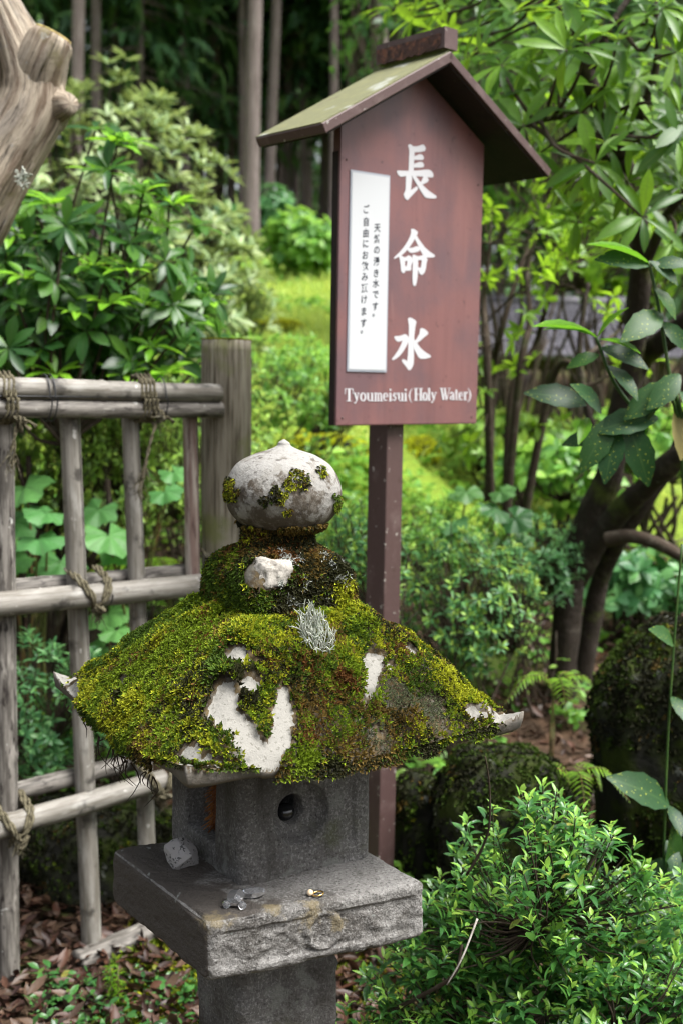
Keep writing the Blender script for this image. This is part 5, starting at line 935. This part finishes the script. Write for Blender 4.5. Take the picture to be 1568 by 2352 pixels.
c = at(520, 525, 15.8); P, A = ell(c, (.30, .3, .35), 120, .4, -.8, .1, 54); shrub('hydrangea_bush', 'green hydrangea peeping out behind the pale rhododendron', gpt(520, 15.8), P, A, T_ell, L_azb, 6, .12, 1.2, M_twig, 60, nh=8, r0=.012)

# broad heart-shaped leaves on stalks
def broad_tmpl(n=30, seed=1):
    """round toothed leaf with a notch at the stalk; the first coordinate is 0 on the radiating veins"""
    r = np.random.default_rng(seed); a = np.linspace(-2.75, 2.75, n); rad = .5 * (1 + .12 * np.cos(a * 5)) * (1 - .06 * (np.arange(n) % 2)) * (1 + .12 * np.cos(a)); V = [(0, .42, .03)]; A = [(0, .5, 0)]
    for k_, f in enumerate((.33, .68, 1.)):
        for i in range(n):
            x, y = math.sin(a[i]) * rad[i] * f, .42 + math.cos(a[i]) * rad[i] * f; V.append((x, y, .03 - .16 * f * f * (.5 + .5 * math.cos(a[i])) + .05 * f * math.sin(a[i] * 6 + seed) + .02 * f * (i % 2))); A.append(((i % 4) / 2. if i % 4 < 3 else .5, f, 0))
    F = [[0, 1 + i, 2 + i, 2 + i] for i in range(n - 1)]; F3 = []
    F = [[1 + k_ * n + i, 1 + (k_ + 1) * n + i, 2 + (k_ + 1) * n + i, 2 + k_ * n + i] for k_ in (0, 1) for i in range(n - 1)]
    V.append((0, .43, .028)); A.append((0, .5, 0))
    F += [[0, 1 + i, 2 + i, len(V) - 1] for i in range(n - 1)]
    return np.array(V), np.array(F)[:, ::-1], np.array(A)
T_broad = [broad_tmpl(30, q_) for q_ in range(3)]
def broad(label, spots_, Y, L, name='butterbur', m=None):
    m = m or L_heart
    c = at(*spots_[0][:2], Y); b = np.array([c[0], Y + .05, gz(c[0], Y + .05)]); t = thing(name, b, label, 'plant'); mb = MB(); Ms = []
    for (x, y, dx, s) in spots_:
        p = at(x, y, Y + rng.normal(0, .06)); g0 = b + np.r_[rng.normal(0, .05, 2), 0]; mb.tube(catmull([g0, (g0 + p) / 2 + np.array([0, .03, .05]), p], 8), np.linspace(.006, .004, 8), 5)
        d = nrm(np.array([dx, -.75, -.25 + rng.normal(0, .15)])); f_ = frames((p - d * L * s * .4)[None], d[None], np.array([[rng.normal(0, .3), -.45, 1.]]), L * s)[0]; f_[:, 0] *= rng.uniform(.85, 1.15); Ms.append(f_)
    build(mb, 'stalks', M_twig_green, t); Ms = np.array(Ms)
    for q_ in range(3): foliage(t, 'leaf', T_broad[q_], Ms[q_::3], m, 60)
    return t
broad('butterbur with broad pale green leaves between the two left bamboo poles', [(60, 1120, .3, 1.), (110, 1180, -.4, .9), (90, 1240, .5, 1.1), (30, 1200, -.2, 1.), (140, 1290, .2, .9), (20, 1290, .3, 1.), (60, 1180, .8, .8), (110, 1320, -.2, .8)], 4.0, .17)
broad('butterbur with broad pale green leaves right of the rope-tied bamboo pole', [(250, 1230, .5, 1.1), (230, 1170, -.3, .9), (270, 1260, .7, 1.), (400, 1085, .6, .8), (380, 1130, .4, .8), (250, 1410, .4, 1.), (270, 1450, .2, .9), (240, 1490, -.3, .9)], 4.05, .16)
broad('green broad-leaved plant under the leaning trunk', [(1040, 1200, -.5, 1.), (1080, 1230, .3, .9), (1130, 1170, .6, 1.1), (1070, 1130, -.2, .9), (1180, 1190, .8, 1.), (1110, 1240, .5, .8), (1020, 1240, -.6, .8), (1150, 1130, .3, .9), (1200, 1230, .7, .8)], 4.5, .13, 'broad_leaf_plant', L_broad2)
# ferns
def fern(px, py, Y, n, L, label):
    c = at(px, py, Y); b = np.array([c[0], Y, min(c[2], gz(c[0], Y) + .5)]); t = thing('fern', np.array([c[0], Y, gz(c[0], Y)]), label, 'fern'); mb = MB(); Ms = []
    for i in range(n):
        a = i * GA; d = np.array([math.cos(a), math.sin(a) * .7 - .2, .35]); p = catmull([np.array([c[0], Y, gz(c[0], Y)]), b, b + d * L * .5 + E3 * .06, b + d * L - E3 * .05], 26); mb.tube(p, np.linspace(.003, .001, 26), 4, caps=False)
        T = nrm(np.gradient(p, axis=0))
        for k_ in range(9, 26):
            sd = nrm(np.cross(T[k_], E3)); l = L * .26 * math.sin((k_ - 8) / 18 * 2.9 + .2)
            for g_ in (-1, 1): Ms.append(frames(p[k_][None], (sd * g_ + T[k_] * .35)[None], np.array([[0, -.2, 1.]]), l)[0])
    build(mb, 'stalks', M_twig_green, t); foliage(t, 'leaflet', T_pin, np.array(Ms), L_bright, 120)
fern(390, 1160, 4.3, 8, .34, 'bright fern fronds beside the reddish bamboo pole')
fern(1270, 1590, 3.6, 5, .16, 'small fern by the right tip of the lantern roof')
fern(1310, 1830, 3.1, 5, .15, 'dark little fern on the mossy boulder behind the azalea')

# mossy boulders
M_boulder = mat('boulder', (.02, .02, .016), [((.03, .042, .008), 6, .4, .6, {'det': 6}), ((.16, .17, .15), 18, .64, .68), ((.02, .02, .016), 10, .45, .65)], .95, [(16, .8, .02)], .1)
def boulder(px, py, Y, rad, label, w, ns=3000, ts=.014, seed=1, cm=1.0):
    c = at(px, py, Y) if Y else on_ground(px, py); bm = bmesh.new(); bmesh.ops.create_icosphere(bm, subdivisions=5, radius=1); V = np.array([v.co[:] for v in bm.verts]); F = np.array([[v.index for v in f.verts] for f in bm.faces]); bm.free()
    Nn = nrm(V); V = Nn * (1 + .38 * fbm(Nn + seed * 3.1, 1.6, 4, seed))[:, None]; V = np.sign(V) * np.abs(V) ** .85 * rad + c; base = np.array([c[0], c[1], gz(c[0], c[1])])
    dn = (c[2] - base[2] + .05) / (c[2] - V[:, 2].min()); V[:, 2] = np.where(V[:, 2] < c[2], c[2] - (c[2] - V[:, 2]) * max(dn, 1.), V[:, 2])
    mb = MB(); mb.add(V, None, F); o = build(mb, 'boulder', M_boulder, loc=base); tag(o, label, 'rock')
    i = rng.choice(len(F), ns); a, b_ = rng.uniform(0, 1, (2, ns, 1)); sw = (a + b_ > 1); a, b_ = np.where(sw, 1 - a, a), np.where(sw, 1 - b_, b_); A0, B0, C0 = V[F[i, 0]], V[F[i, 1]], V[F[i, 2]]
    P = A0 + (B0 - A0) * a + (C0 - A0) * b_; N = nrm(np.cross(B0 - A0, C0 - A0)); kp = (fbm(P, 7, 3, seed + 5) + N[:, 2] * .4 > -.25) & (P[:, 2] > ground_z(P[:, 0], P[:, 1]) - .02); P, N = P[kp], N[kp]
    moss_mesh(P, N, pick(P, np.tile([w], (len(P), 1)), cm), ts * rng.uniform(.6, 1.4, len(P)), 4, .2, o)
dk = [-.2, -.5, .5, .0, -1.2, -1.5, .6]; yl = [.2, 1.6, -.8, .2, -1, -1, -1.2]
boulder(250, 2010, 3.62, (.30, .2, .24), 'dark mossy boulder behind the lower fence rail', dk, 7000, .014, 3, .6)
boulder(1170, 1850, 3.15, (.20, .18, .17), 'dark mossy boulder behind the foreground azalea', dk, 5000, .013, 5, .6)
boulder(955, 1870, 3.35, (.07, .10, .13), 'small mossy rock at the foot of the sign post', dk, 1500, .013, 7)
boulder(1520, 1700, 3.4, (.20, .2, .36), 'tall mossy hump under the spotted-leaf shrub', dk, 8000, .014, 9, .6)
boulder(745, 1030, 0, (.22, .18, .09), 'rock with yellow-green moss left of the sign post', yl, 2200, .018, 11, 1.9)
boulder(962, 1040, 0, (.11, .14, .09), 'small rock with golden moss just right of the sign post', yl, 1500, .018, 13, 1.9)
boulder(640, 750, 0, (.18, .2, .05), 'low golden-mossed rock on the lawn', yl, 1500, .025, 15, 1.6)
boulder(340, 850, 0, (.3, .25, .12), 'ochre mossy stone under the dark rhododendron', yl, 1800, .02, 17, 1.8)
boulder(210, 1310, 0, (.14, .14, .08), 'mossy stone on the ground behind the middle rail', yl, 700, .018, 19)
boulder(300, 1440, 0, (.18, .14, .10), 'brownish mossy stone behind the two right bamboo poles', dk, 900, .016, 21)

# right: leaning rhododendron tree
rt0 = at(1290, 1500, 4.7); rt0[2] = gz(rt0[0], 4.7)
rt = thing('rhododendron_tree', rt0, 'leaning dark-barked rhododendron tree with whorls of long glossy leaves', 'tree')
def limb(pts, r0, r1, name='limb', sides=16, lump=.2, m=M_darkbark, n=40):
    mb = MB(); P = catmull(pts, n); mb.tube(P, np.linspace(r0, r1, n), sides, lump=lump, ridge=.12 if r0 > .03 else 0); return build(mb, name, m, rt), P
q = lambda *a: [at(*p) if len(p) == 3 else at(p[0], p[1], 4.4) for p in a]
_, t1 = limb([rt0 - E3 * .06] + q((1305, 1360, 4.65), (1345, 1220, 4.6), (1395, 1100, 4.5), (1420, 980, 4.4), (1450, 820, 4.3), (1468, 640, 4.2), (1462, 470, 4.1), (1430, 360, 4.05)), .064, .024, 'trunk', 36, .4)
_, t2 = limb(q((1320, 1330, 4.65), (1400, 1200, 4.5), (1480, 1120, 4.3), (1568, 1040, 4.1), (1640, 980, 4.0)), .050, .036, 'limb', 30, .4)
limb([rt0 + np.array([.10, .1, -.05])] + q((1370, 1360, 4.75), (1420, 1240, 4.6), (1480, 1150, 4.5), (1540, 1060, 4.45), (1600, 900, 4.4)), .042, .024)
limb(q((1392, 1240, 4.35), (1440, 1232, 4.3), (1500, 1245, 4.25), (1580, 1285, 4.2)), .028, .022, 'sawn_limb', 14, .1, M_twig)
_, t3 = limb(q((1600, 730, 4.1), (1530, 780, 4.25), (1470, 830, 4.4), (1430, 960, 4.4)), .05, .035)
_, t4 = limb(q((1430, 360, 4.05), (1360, 210, 4.0), (1335, 100, 3.95), (1290, -20, 3.9), (1250, -120, 3.9)), .028, .014)
_, t5 = limb(q((1468, 640, 4.2), (1500, 560, 4.1), (1540, 480, 4.0), (1600, 420, 3.9)), .022, .012)
_, t6 = limb(q((1462, 470, 4.1), (1420, 400, 4.0), (1340, 310, 3.85), (1290, 270, 3.8), (1200, 290, 3.75)), .016, .007)
_, t7 = limb(q((1350, 180, 4.0), (1400, 60, 3.9), (1470, -40, 3.9)), .014, .008)
_, t8 = limb(q((1430, 360, 4.05), (1480, 240, 3.95), (1510, 120, 3.9), (1500, -20, 3.9)), .018, .008)
_, t9 = limb(q((1395, 1090, 4.5), (1350, 950, 4.5), (1330, 800, 4.55), (1350, 650, 4.6)), .018, .008)
sk = np.vstack([t4, t5, t6, t7, t8, t1[28:]])
tp = [(1200, 290, 3.7), (1330, 260, 3.7), (1150, 150, 3.85), (1240, 110, 3.8), (1100, 60, 4.0), (1180, 30, 3.9), (1300, 60, 3.8), (1420, 90, 3.6), (1480, 30, 3.6), (1550, 120, 3.6), (1560, 260, 3.55), (1555, 320, 3.5), (1380, 200, 3.7), (1460, 180, 3.7), (1390, 330, 3.6), (1500, 360, 3.6), (1440, 420, 3.7), (1560, 430, 3.6), (1350, 390, 3.8),
      (1280, 190, 3.8), (1020, 20, 4.1), (1080, 130, 4.2), (950, 40, 4.4), (1240, 350, 3.9), (1520, 20, 3.5), (1440, 500, 3.9), (1540, 560, 3.9), (1350, 20, 3.7), (1190, 210, 4.0), (1300, 420, 4.1), (1400, 480, 4.3), (1570, 30, 3.6), (1250, 20, 4.1), (1130, -10, 4.0), (1030, 90, 4.5), (980, 10, 4.6), (900, 20, 4.8)]
P = np.array([at(*p) for p in tp]); P = np.vstack([P, P[rng.integers(0, len(P), 22)] + rng.normal(0, .17, (22, 3)) + [0, .12, 0]]); P = P[P[:, 2] > 1.9]
mb = MB()
for p in P:
    j = np.linalg.norm(sk - p, axis=1).argmin(); s0 = sk[j]; L = np.linalg.norm(p - s0); mb.tube(catmull([s0, (s0 + p) / 2 + rng.normal(0, .1, 3) * L - E3 * .06 * L, p], 8), np.linspace(.008, .0035, 8), 5)
build(mb, 'branches', M_twig, rt)
ax = nrm(P - at(1400, 500, 4.3) + np.array([0, -.25, .25]) + rng.normal(0, .25, P.shape)); foliage(rt, 'leaf', T_rhR, whorls(P, ax, 9, .135, 1.3, .28, .4), L_rhR, 300)

# multi-stem shrub with bright thin leaves behind the sign
b = gpt(1130, 5.2); t = thing('deciduous_shrub', b, 'many-stemmed shrub with light green leaves behind the right edge of the sign', 'shrub'); mb = MB(); ends = []
for pts in ([(1120, 1080), (1130, 900), (1150, 760), (1200, 600), (1260, 470)], [(1140, 1080), (1170, 940), (1230, 790), (1260, 690), (1330, 600)], [(1150, 1080), (1260, 900), (1330, 830), (1420, 760)], [(1115, 1080), (1118, 850), (1110, 700), (1125, 560)], [(1130, 1080), (1190, 880), (1215, 740), (1210, 620), (1240, 500)], [(1140, 1090), (1250, 960), (1330, 900), (1400, 860)]):
    Pq = catmull([b + np.r_[rng.normal(0, .05, 2), -.02]] + [at(x, y, 5.1 + rng.normal(0, .12)) for x, y in pts[1:]], 30); mb.tube(Pq, np.linspace(.022, .006, 30), 8, lump=.1); ends.append(Pq)
sk = np.vstack([e[8:] for e in ends]); P = sk[rng.integers(0, len(sk), 170)] + rng.normal(0, .16, (170, 3)) + [.03, 0, .05]; x_, y_, _ = pj(P); P = P[~((x_ > 1090) & (y_ > 660) & (y_ < 1000) & (rng.uniform(0, 1, len(P)) < .72))]
for p in P:
    j = np.linalg.norm(sk - p, axis=1).argmin(); mb.tube(catmull([sk[j], (sk[j] + p) / 2 + rng.normal(0, .02, 3), p], 5), np.linspace(.004, .0012, 5), 4, caps=False)
build(mb, 'branches', M_twig, t); foliage(t, 'leaf', T_az, whorls(P, rng.normal(0, .7, P.shape) + E3 * .6, 6, .062, 1.1, .25, .5), L_bright, 300)
# foliage further back on the right
for (px, py, Y, rad, n, lab, m) in ((1400, 560, 7.0, (.6, .6, .40), 130, 'leafy bright green shrub in the gap right of the sign', L_bright), (1200, 300, 8.5, (1.0, .8, .8), 240, 'darker leafy tree crown behind the sign roof', L_rh),
                                   (1180, 1010, 7.2, (.45, .4, .16), 160, 'low bright undergrowth in front of the shelter', L_azy), (1290, 1090, 5.9, (.38, .3, .16), 130, 'tangled undergrowth left of the leaning trunk', L_cov), (1500, 1010, 6.4, (.45, .3, .2), 130, 'low leafy tangle behind the leaning trunk', L_cov), (1480, 1330, 5.2, (.3, .25, .14), 90, 'patch of seedlings between the trunk and the mossy hump', L_azb), (1480, 260, 7.5, (1.0, .7, .9), 260, 'tall bright green shrub behind the rhododendron branches', L_bright), (1000, 120, 9.5, (.9, .8, .8), 260, 'dark leafy crown above the sign ridge', L_rh)):
    c = at(px, py, Y); b = np.array([c[0], Y, gz(c[0], Y)]); P, A = ell(c, rad, n, .3, -1, .35, 60 + int(px) % 17); shrub('leafy_shrub', lab, b, P, A, T_ell, m, 6, .085, 1.1, M_twig, 60, nh=16, r0=.016, upb=.4)

# spotted aucuba
M_aucstem = mat('aucuba_stem', (.03, .07, .015), [((.05, .09, .02), 20, .45, .65)], .45)
AY = 2.9; b = gpt(1660, 3.1); au = thing('aucuba_shrub', b, 'spotted-leaf aucuba shrub with long toothed green leaves and yellow specks', 'shrub'); mb = MB()
for pts in ([(1568, 1000), (1480, 960), (1410, 880), (1368, 775)], [(1600, 1050), (1560, 960), (1540, 880), (1510, 700), (1488, 600)], [(1560, 1000), (1460, 1000), (1400, 960)]):
    mb.tube(catmull([b] + [at(x, y, AY) for x, y in pts], 30), np.linspace(.006, .0038, 30), 8)
build(mb, 'stems', M_aucstem, au)
SH_ = .88
LV = [((1368, 775), (1228, 712), 0, 'y'), ((1365, 770), (1250, 730), .5, 'y'), ((1375, 780), (1480, 790), .2, 'y'), ((1372, 775), (1430, 690), -.4, 'y'), ((1378, 800), (1500, 825), .3, 'g'), ((1375, 815), (1300, 830), -.3, 'g'), ((1488, 605), (1355, 525), 0, 'y'), ((1490, 610), (1380, 570), .5, 'g'), ((1492, 600), (1568, 640), .2, 'g'), ((1495, 610), (1590, 590), -.3, 'g'), ((1500, 660), (1568, 720), .4, 'g'),
      ((1345, 930), (1215, 878), 0, 'g'), ((1380, 950), (1340, 870), .4, 'g'), ((1510, 960), (1365, 968), .1, 'g'), ((1400, 960), (1340, 1080), .2, 'd'), ((1440, 970), (1500, 1120), -.2, 'g'), ((1395, 840), (1480, 900), .4, 'd'), ((1540, 880), (1440, 950), .3, 'g'), ((1560, 900), (1640, 960), .1, 'g'), ((1550, 940), (1585, 1050), .3, 'w'), ((1530, 920), (1450, 910), .2, 'w'), ((1520, 720), (1440, 760), .2, 'd'), ((1520, 740), (1590, 800), -.2, 'd'),
      ((1380, 1000), (1290, 1010), .3, 'd'), ((1420, 985), (1380, 1100), -.3, 'd'), ((1560, 860), (1500, 930), .4, 'g'), ((1350, 960), (1330, 1010), .2, 'y'), ((1480, 960), (1450, 1020), -.2, 'g')]
for kx, mm in (('g', L_auc), ('d', L_auc), ('y', L_aucy), ('w', L_yel)):
    Ms = []
    for (p0, p1, rl, k_) in LV:
        if k_ != kx: continue
        A0 = at(*p0, AY); B0 = at(*p1, AY - .05 + rng.normal(0, .03)); d = (B0 - A0) * SH_; Ms.append(frames(A0[None], d[None], np.array([[rl, -.75 if k_ != 'y' else -.30, .55 if k_ != 'y' else .95]]), np.linalg.norm(d) * 1.05)[0])
    foliage(au, 'leaf', T_auc if kx != 'y' else T_aucn, np.array(Ms), mm, 60)
st_b = at(1530, 2000, 2.75); st_b[2] = gz(st_b[0], 2.75); t = thing('aucuba_seedling', st_b, 'single tall green stem with toothed leaves at the mossy hump', 'plant'); mb = MB()
mb.tube(catmull([st_b, at(1528, 1800, 2.75), at(1545, 1500, 2.75), at(1565, 1250, 2.75)], 24), np.linspace(.0034, .0028, 24), 8); build(mb, 'stem', M_aucstem, t); Ms = []
for (p0, p1, rl) in (((1535, 1850), (1440, 1780), .2), ((1535, 1850), (1568, 1900), .2), ((1530, 1960), (1600, 2080), .1), ((1530, 1970), (1460, 2060), -.1), ((1530, 2010), (1570, 1930), .3), ((1545, 1480), (1520, 1440), .2), ((1540, 1600), (1590, 1650), .1), ((1530, 2050), (1480, 2130), .2), ((1530, 1930), (1560, 2000), .2)):
    A0 = at(*p0, 2.75); B0 = at(*p1, 2.68); d = B0 - A0; Ms.append(frames(A0[None], d[None], np.array([[rl, -.7, .6]]), np.linalg.norm(d) * 1.05)[0])
foliage(t, 'leaf', T_auc, np.array(Ms), L_auc, 20)

# foreground azalea
b = np.array([at(1280, 2300, 2.4)[0], 2.4, gz(at(1280, 2300, 2.4)[0], 2.4)]); P, A = ell(at(1360, 2380, 2.42), (.56, .36, .36), 820, .2, -.8, .25, 71)
sh = [(1245, 1800), (1215, 1830), (1300, 1850), (1275, 1880), (1320, 1875), (1400, 1890), (1380, 1930), (1480, 1990), (1520, 2010), (1140, 1920), (1110, 1940), (1060, 1990), (1010, 2010), (990, 2060), (1090, 2050), (1150, 2060), (1230, 1960), (1260, 2030), (1340, 1990), (1300, 2070), (1420, 2050), (1190, 2110), (1000, 2150), (1060, 2140), (1360, 2100), (1450, 2130), (1550, 2200), (1500, 2260), (1200, 2230), (1100, 2260), (1320, 2230), (1400, 2260), (960, 2230), (920, 2280), (880, 2200), (1260, 2320), (1150, 2330), (1400, 2330), (1010, 2310), (1060, 2080), (1180, 1990), (1130, 1850)]
S1 = np.array([at(x, y, 2.3 + rng.normal(0, .08)) for x, y in sh]); S2 = np.repeat(S1, 4, 0) + rng.normal(0, .035, (len(S1) * 4, 3)) - E3 * .05
P = np.vstack([P, S1, S2]); A = np.vstack([A, np.tile([[0, -.15, 1.]], (len(S1), 1)), nrm(rng.normal(0, .5, S2.shape) + E3)]); P[:, 2] = np.maximum(P[:, 2], -.05)
P = np.vstack([P, P - A * .07 + rng.normal(0, .02, P.shape)]); A = np.vstack([A, nrm(A + rng.normal(0, .6, A.shape))]); kp = ~((P[:, 0] < .21) & (P[:, 1] < 2.30) & (P[:, 2] > .46)); P, A = P[kp], A[kp]
azf = shrub('foreground_azalea', 'glossy small-leaved azalea bush spreading beside the lantern platform', b, P, A, T_az, L_az, 12, .034, 1.2, M_twig, 300, nh=150, r0=.005, along=.045, upb=.8, r1=.0013, up=.45, bspread=.2, tipm=L_tip, ntip=4)
mb = MB(); mb.tube(catmull([at(1070, 2010, 2.25), at(1105, 1950, 2.24), at(1123, 1890, 2.22), at(1122, 1800, 2.2), at(1113, 1738, 2.18)], 20), np.linspace(.003, .0016, 20), 6, lump=.2); build(mb, 'dead_twig', M_twig, azf)
mb = MB(); mb.tube(catmull([at(1025, 2262, 2.05), at(1060, 2200, 2.05), at(1095, 2110, 2.08)], 14), np.linspace(.0014, .0022, 14), 6); build(mb, 'dead_twig', M_bare, azf)
mb = MB(); mb.tube(catmull([at(880, 2330, 2.3), at(960, 2290, 2.25), at(1040, 2240, 2.2), at(1060, 2170, 2.2)], 20), np.linspace(.005, .003, 20), 6, lump=.2); build(mb, 'dead_twig', M_twig, azf)

# leaf litter, ground plants
k = 20000; y = rng.uniform(2.3, 6.6, k) * 1.0; y[:8000] = rng.uniform(2.2, 3.7, 8000); x = rng.uniform(-.5, .62, k) * y; P = np.stack([x, y, ground_z(x, y) + rng.uniform(.002, .03, k)], 1); kp = (fbm(P * [1, 1, 0], 1.6, 2, 88) > -.25) | (x > .12 * y) | (x < -.14 * y); P = P[kp]; k = len(P)
M = frames(P, np.c_[rng.normal(0, 1, (k, 2)), rng.normal(0, .25, k)], np.c_[rng.normal(0, .4, (k, 2)), np.ones(k)], rng.uniform(.025, .068, k)); mb = MB(); inst(mb, T_lit, M)
tag(build(mb, 'leaf_litter', L_lit), 'brown curled dead leaves strewn over the soil', 'leaves', kind='stuff')
k = 24000; y = rng.uniform(3.1, 6.6, k); x = rng.uniform(-.5, .62, k) * y; P = np.stack([x, y, ground_z(x, y) + rng.uniform(.01, 1, k) ** 2 * .22], 1); f = fbm(P * [1, 1, 0], 2.2, 3, 99); kp = (f > -.02) & ~((x > .16 * y) & (f < .25)); P = P[kp]; k = len(P)
M = frames(P, np.c_[rng.normal(0, 1, (k, 2)), rng.normal(.3, .4, k)], np.c_[rng.normal(0, .5, (k, 2)), np.ones(k)], rng.uniform(.03, .075, k)); mb = MB(); inst(mb, T_ell, M)
tag(build(mb, 'ground_cover', L_cov), 'small green leaves covering the soil of the bank', 'ground cover', kind='stuff')
k = 34000; y = rng.uniform(2.2, 3.4, k); x = rng.uniform(-.36, .6, k) * y; P = np.stack([x, y, ground_z(x, y)], 1); kp = (fbm(P * [1, 1, 0], 2.4, 3, 105) > -.28) & ~((x < -.60) & (y > 2.75)); P = P[kp]
W = np.tile([[.3, .3, .2, -.2, -1.2, -.6, 0.]], (len(P), 1)); mo = moss_mesh(P, np.tile(E3, (len(P), 1)), pick(P, W), .018 * rng.uniform(.6, 1.5, len(P)), 4, 0, None, 'ground_moss'); tag(mo, 'green moss carpet around the lantern foot', 'moss')
k = 1400; y = rng.uniform(2.45, 3.0, k); x = rng.uniform(-.27, -.08, k) * y; P = np.stack([x, y, ground_z(x, y) + rng.uniform(.005, .05, k)], 1); P = P[fbm(P * [1, 1, 0], 4, 2, 111) > -.1]; k = len(P)
M = frames(P, np.c_[rng.normal(0, 1, (k, 2)), rng.normal(.3, .3, k)], np.c_[rng.normal(0, .4, (k, 2)), np.ones(k)], rng.uniform(.006, 1, k) ** 2 * .03 + .006); mb = MB(); inst(mb, T_ell, M); tag(build(mb, 'clover_cover', L_az), 'tiny round-leaved ground plants below the platform', 'ground cover', kind='stuff')
for (px, py, lab) in ((272, 2235, 'spiky upright clubmoss shoot at the foot of the fence'), (255, 2300, 'shorter spiky clubmoss shoot beside the fallen sill')):
    c = at(px, py, 2.85); b = np.array([c[0], 2.85, gz(c[0], 2.85)]); t = thing('clubmoss', b, lab, 'plant'); mb = MB(); h = .12; mb.tube(np.array([b, b + E3 * h]), .002, 5); build(mb, 'stem', M_twig_green, t)
    n_ = 70; z = rng.uniform(.15, 1.02, n_) * h; a = rng.uniform(0, 6.283, n_); foliage(t, 'leaflet', T_pin, frames(b + E3 * z[:, None], np.c_[np.cos(a), np.sin(a), np.full(n_, .4)], np.tile(E3, (n_, 1)), np.full(n_, .022)), L_bright, 40)
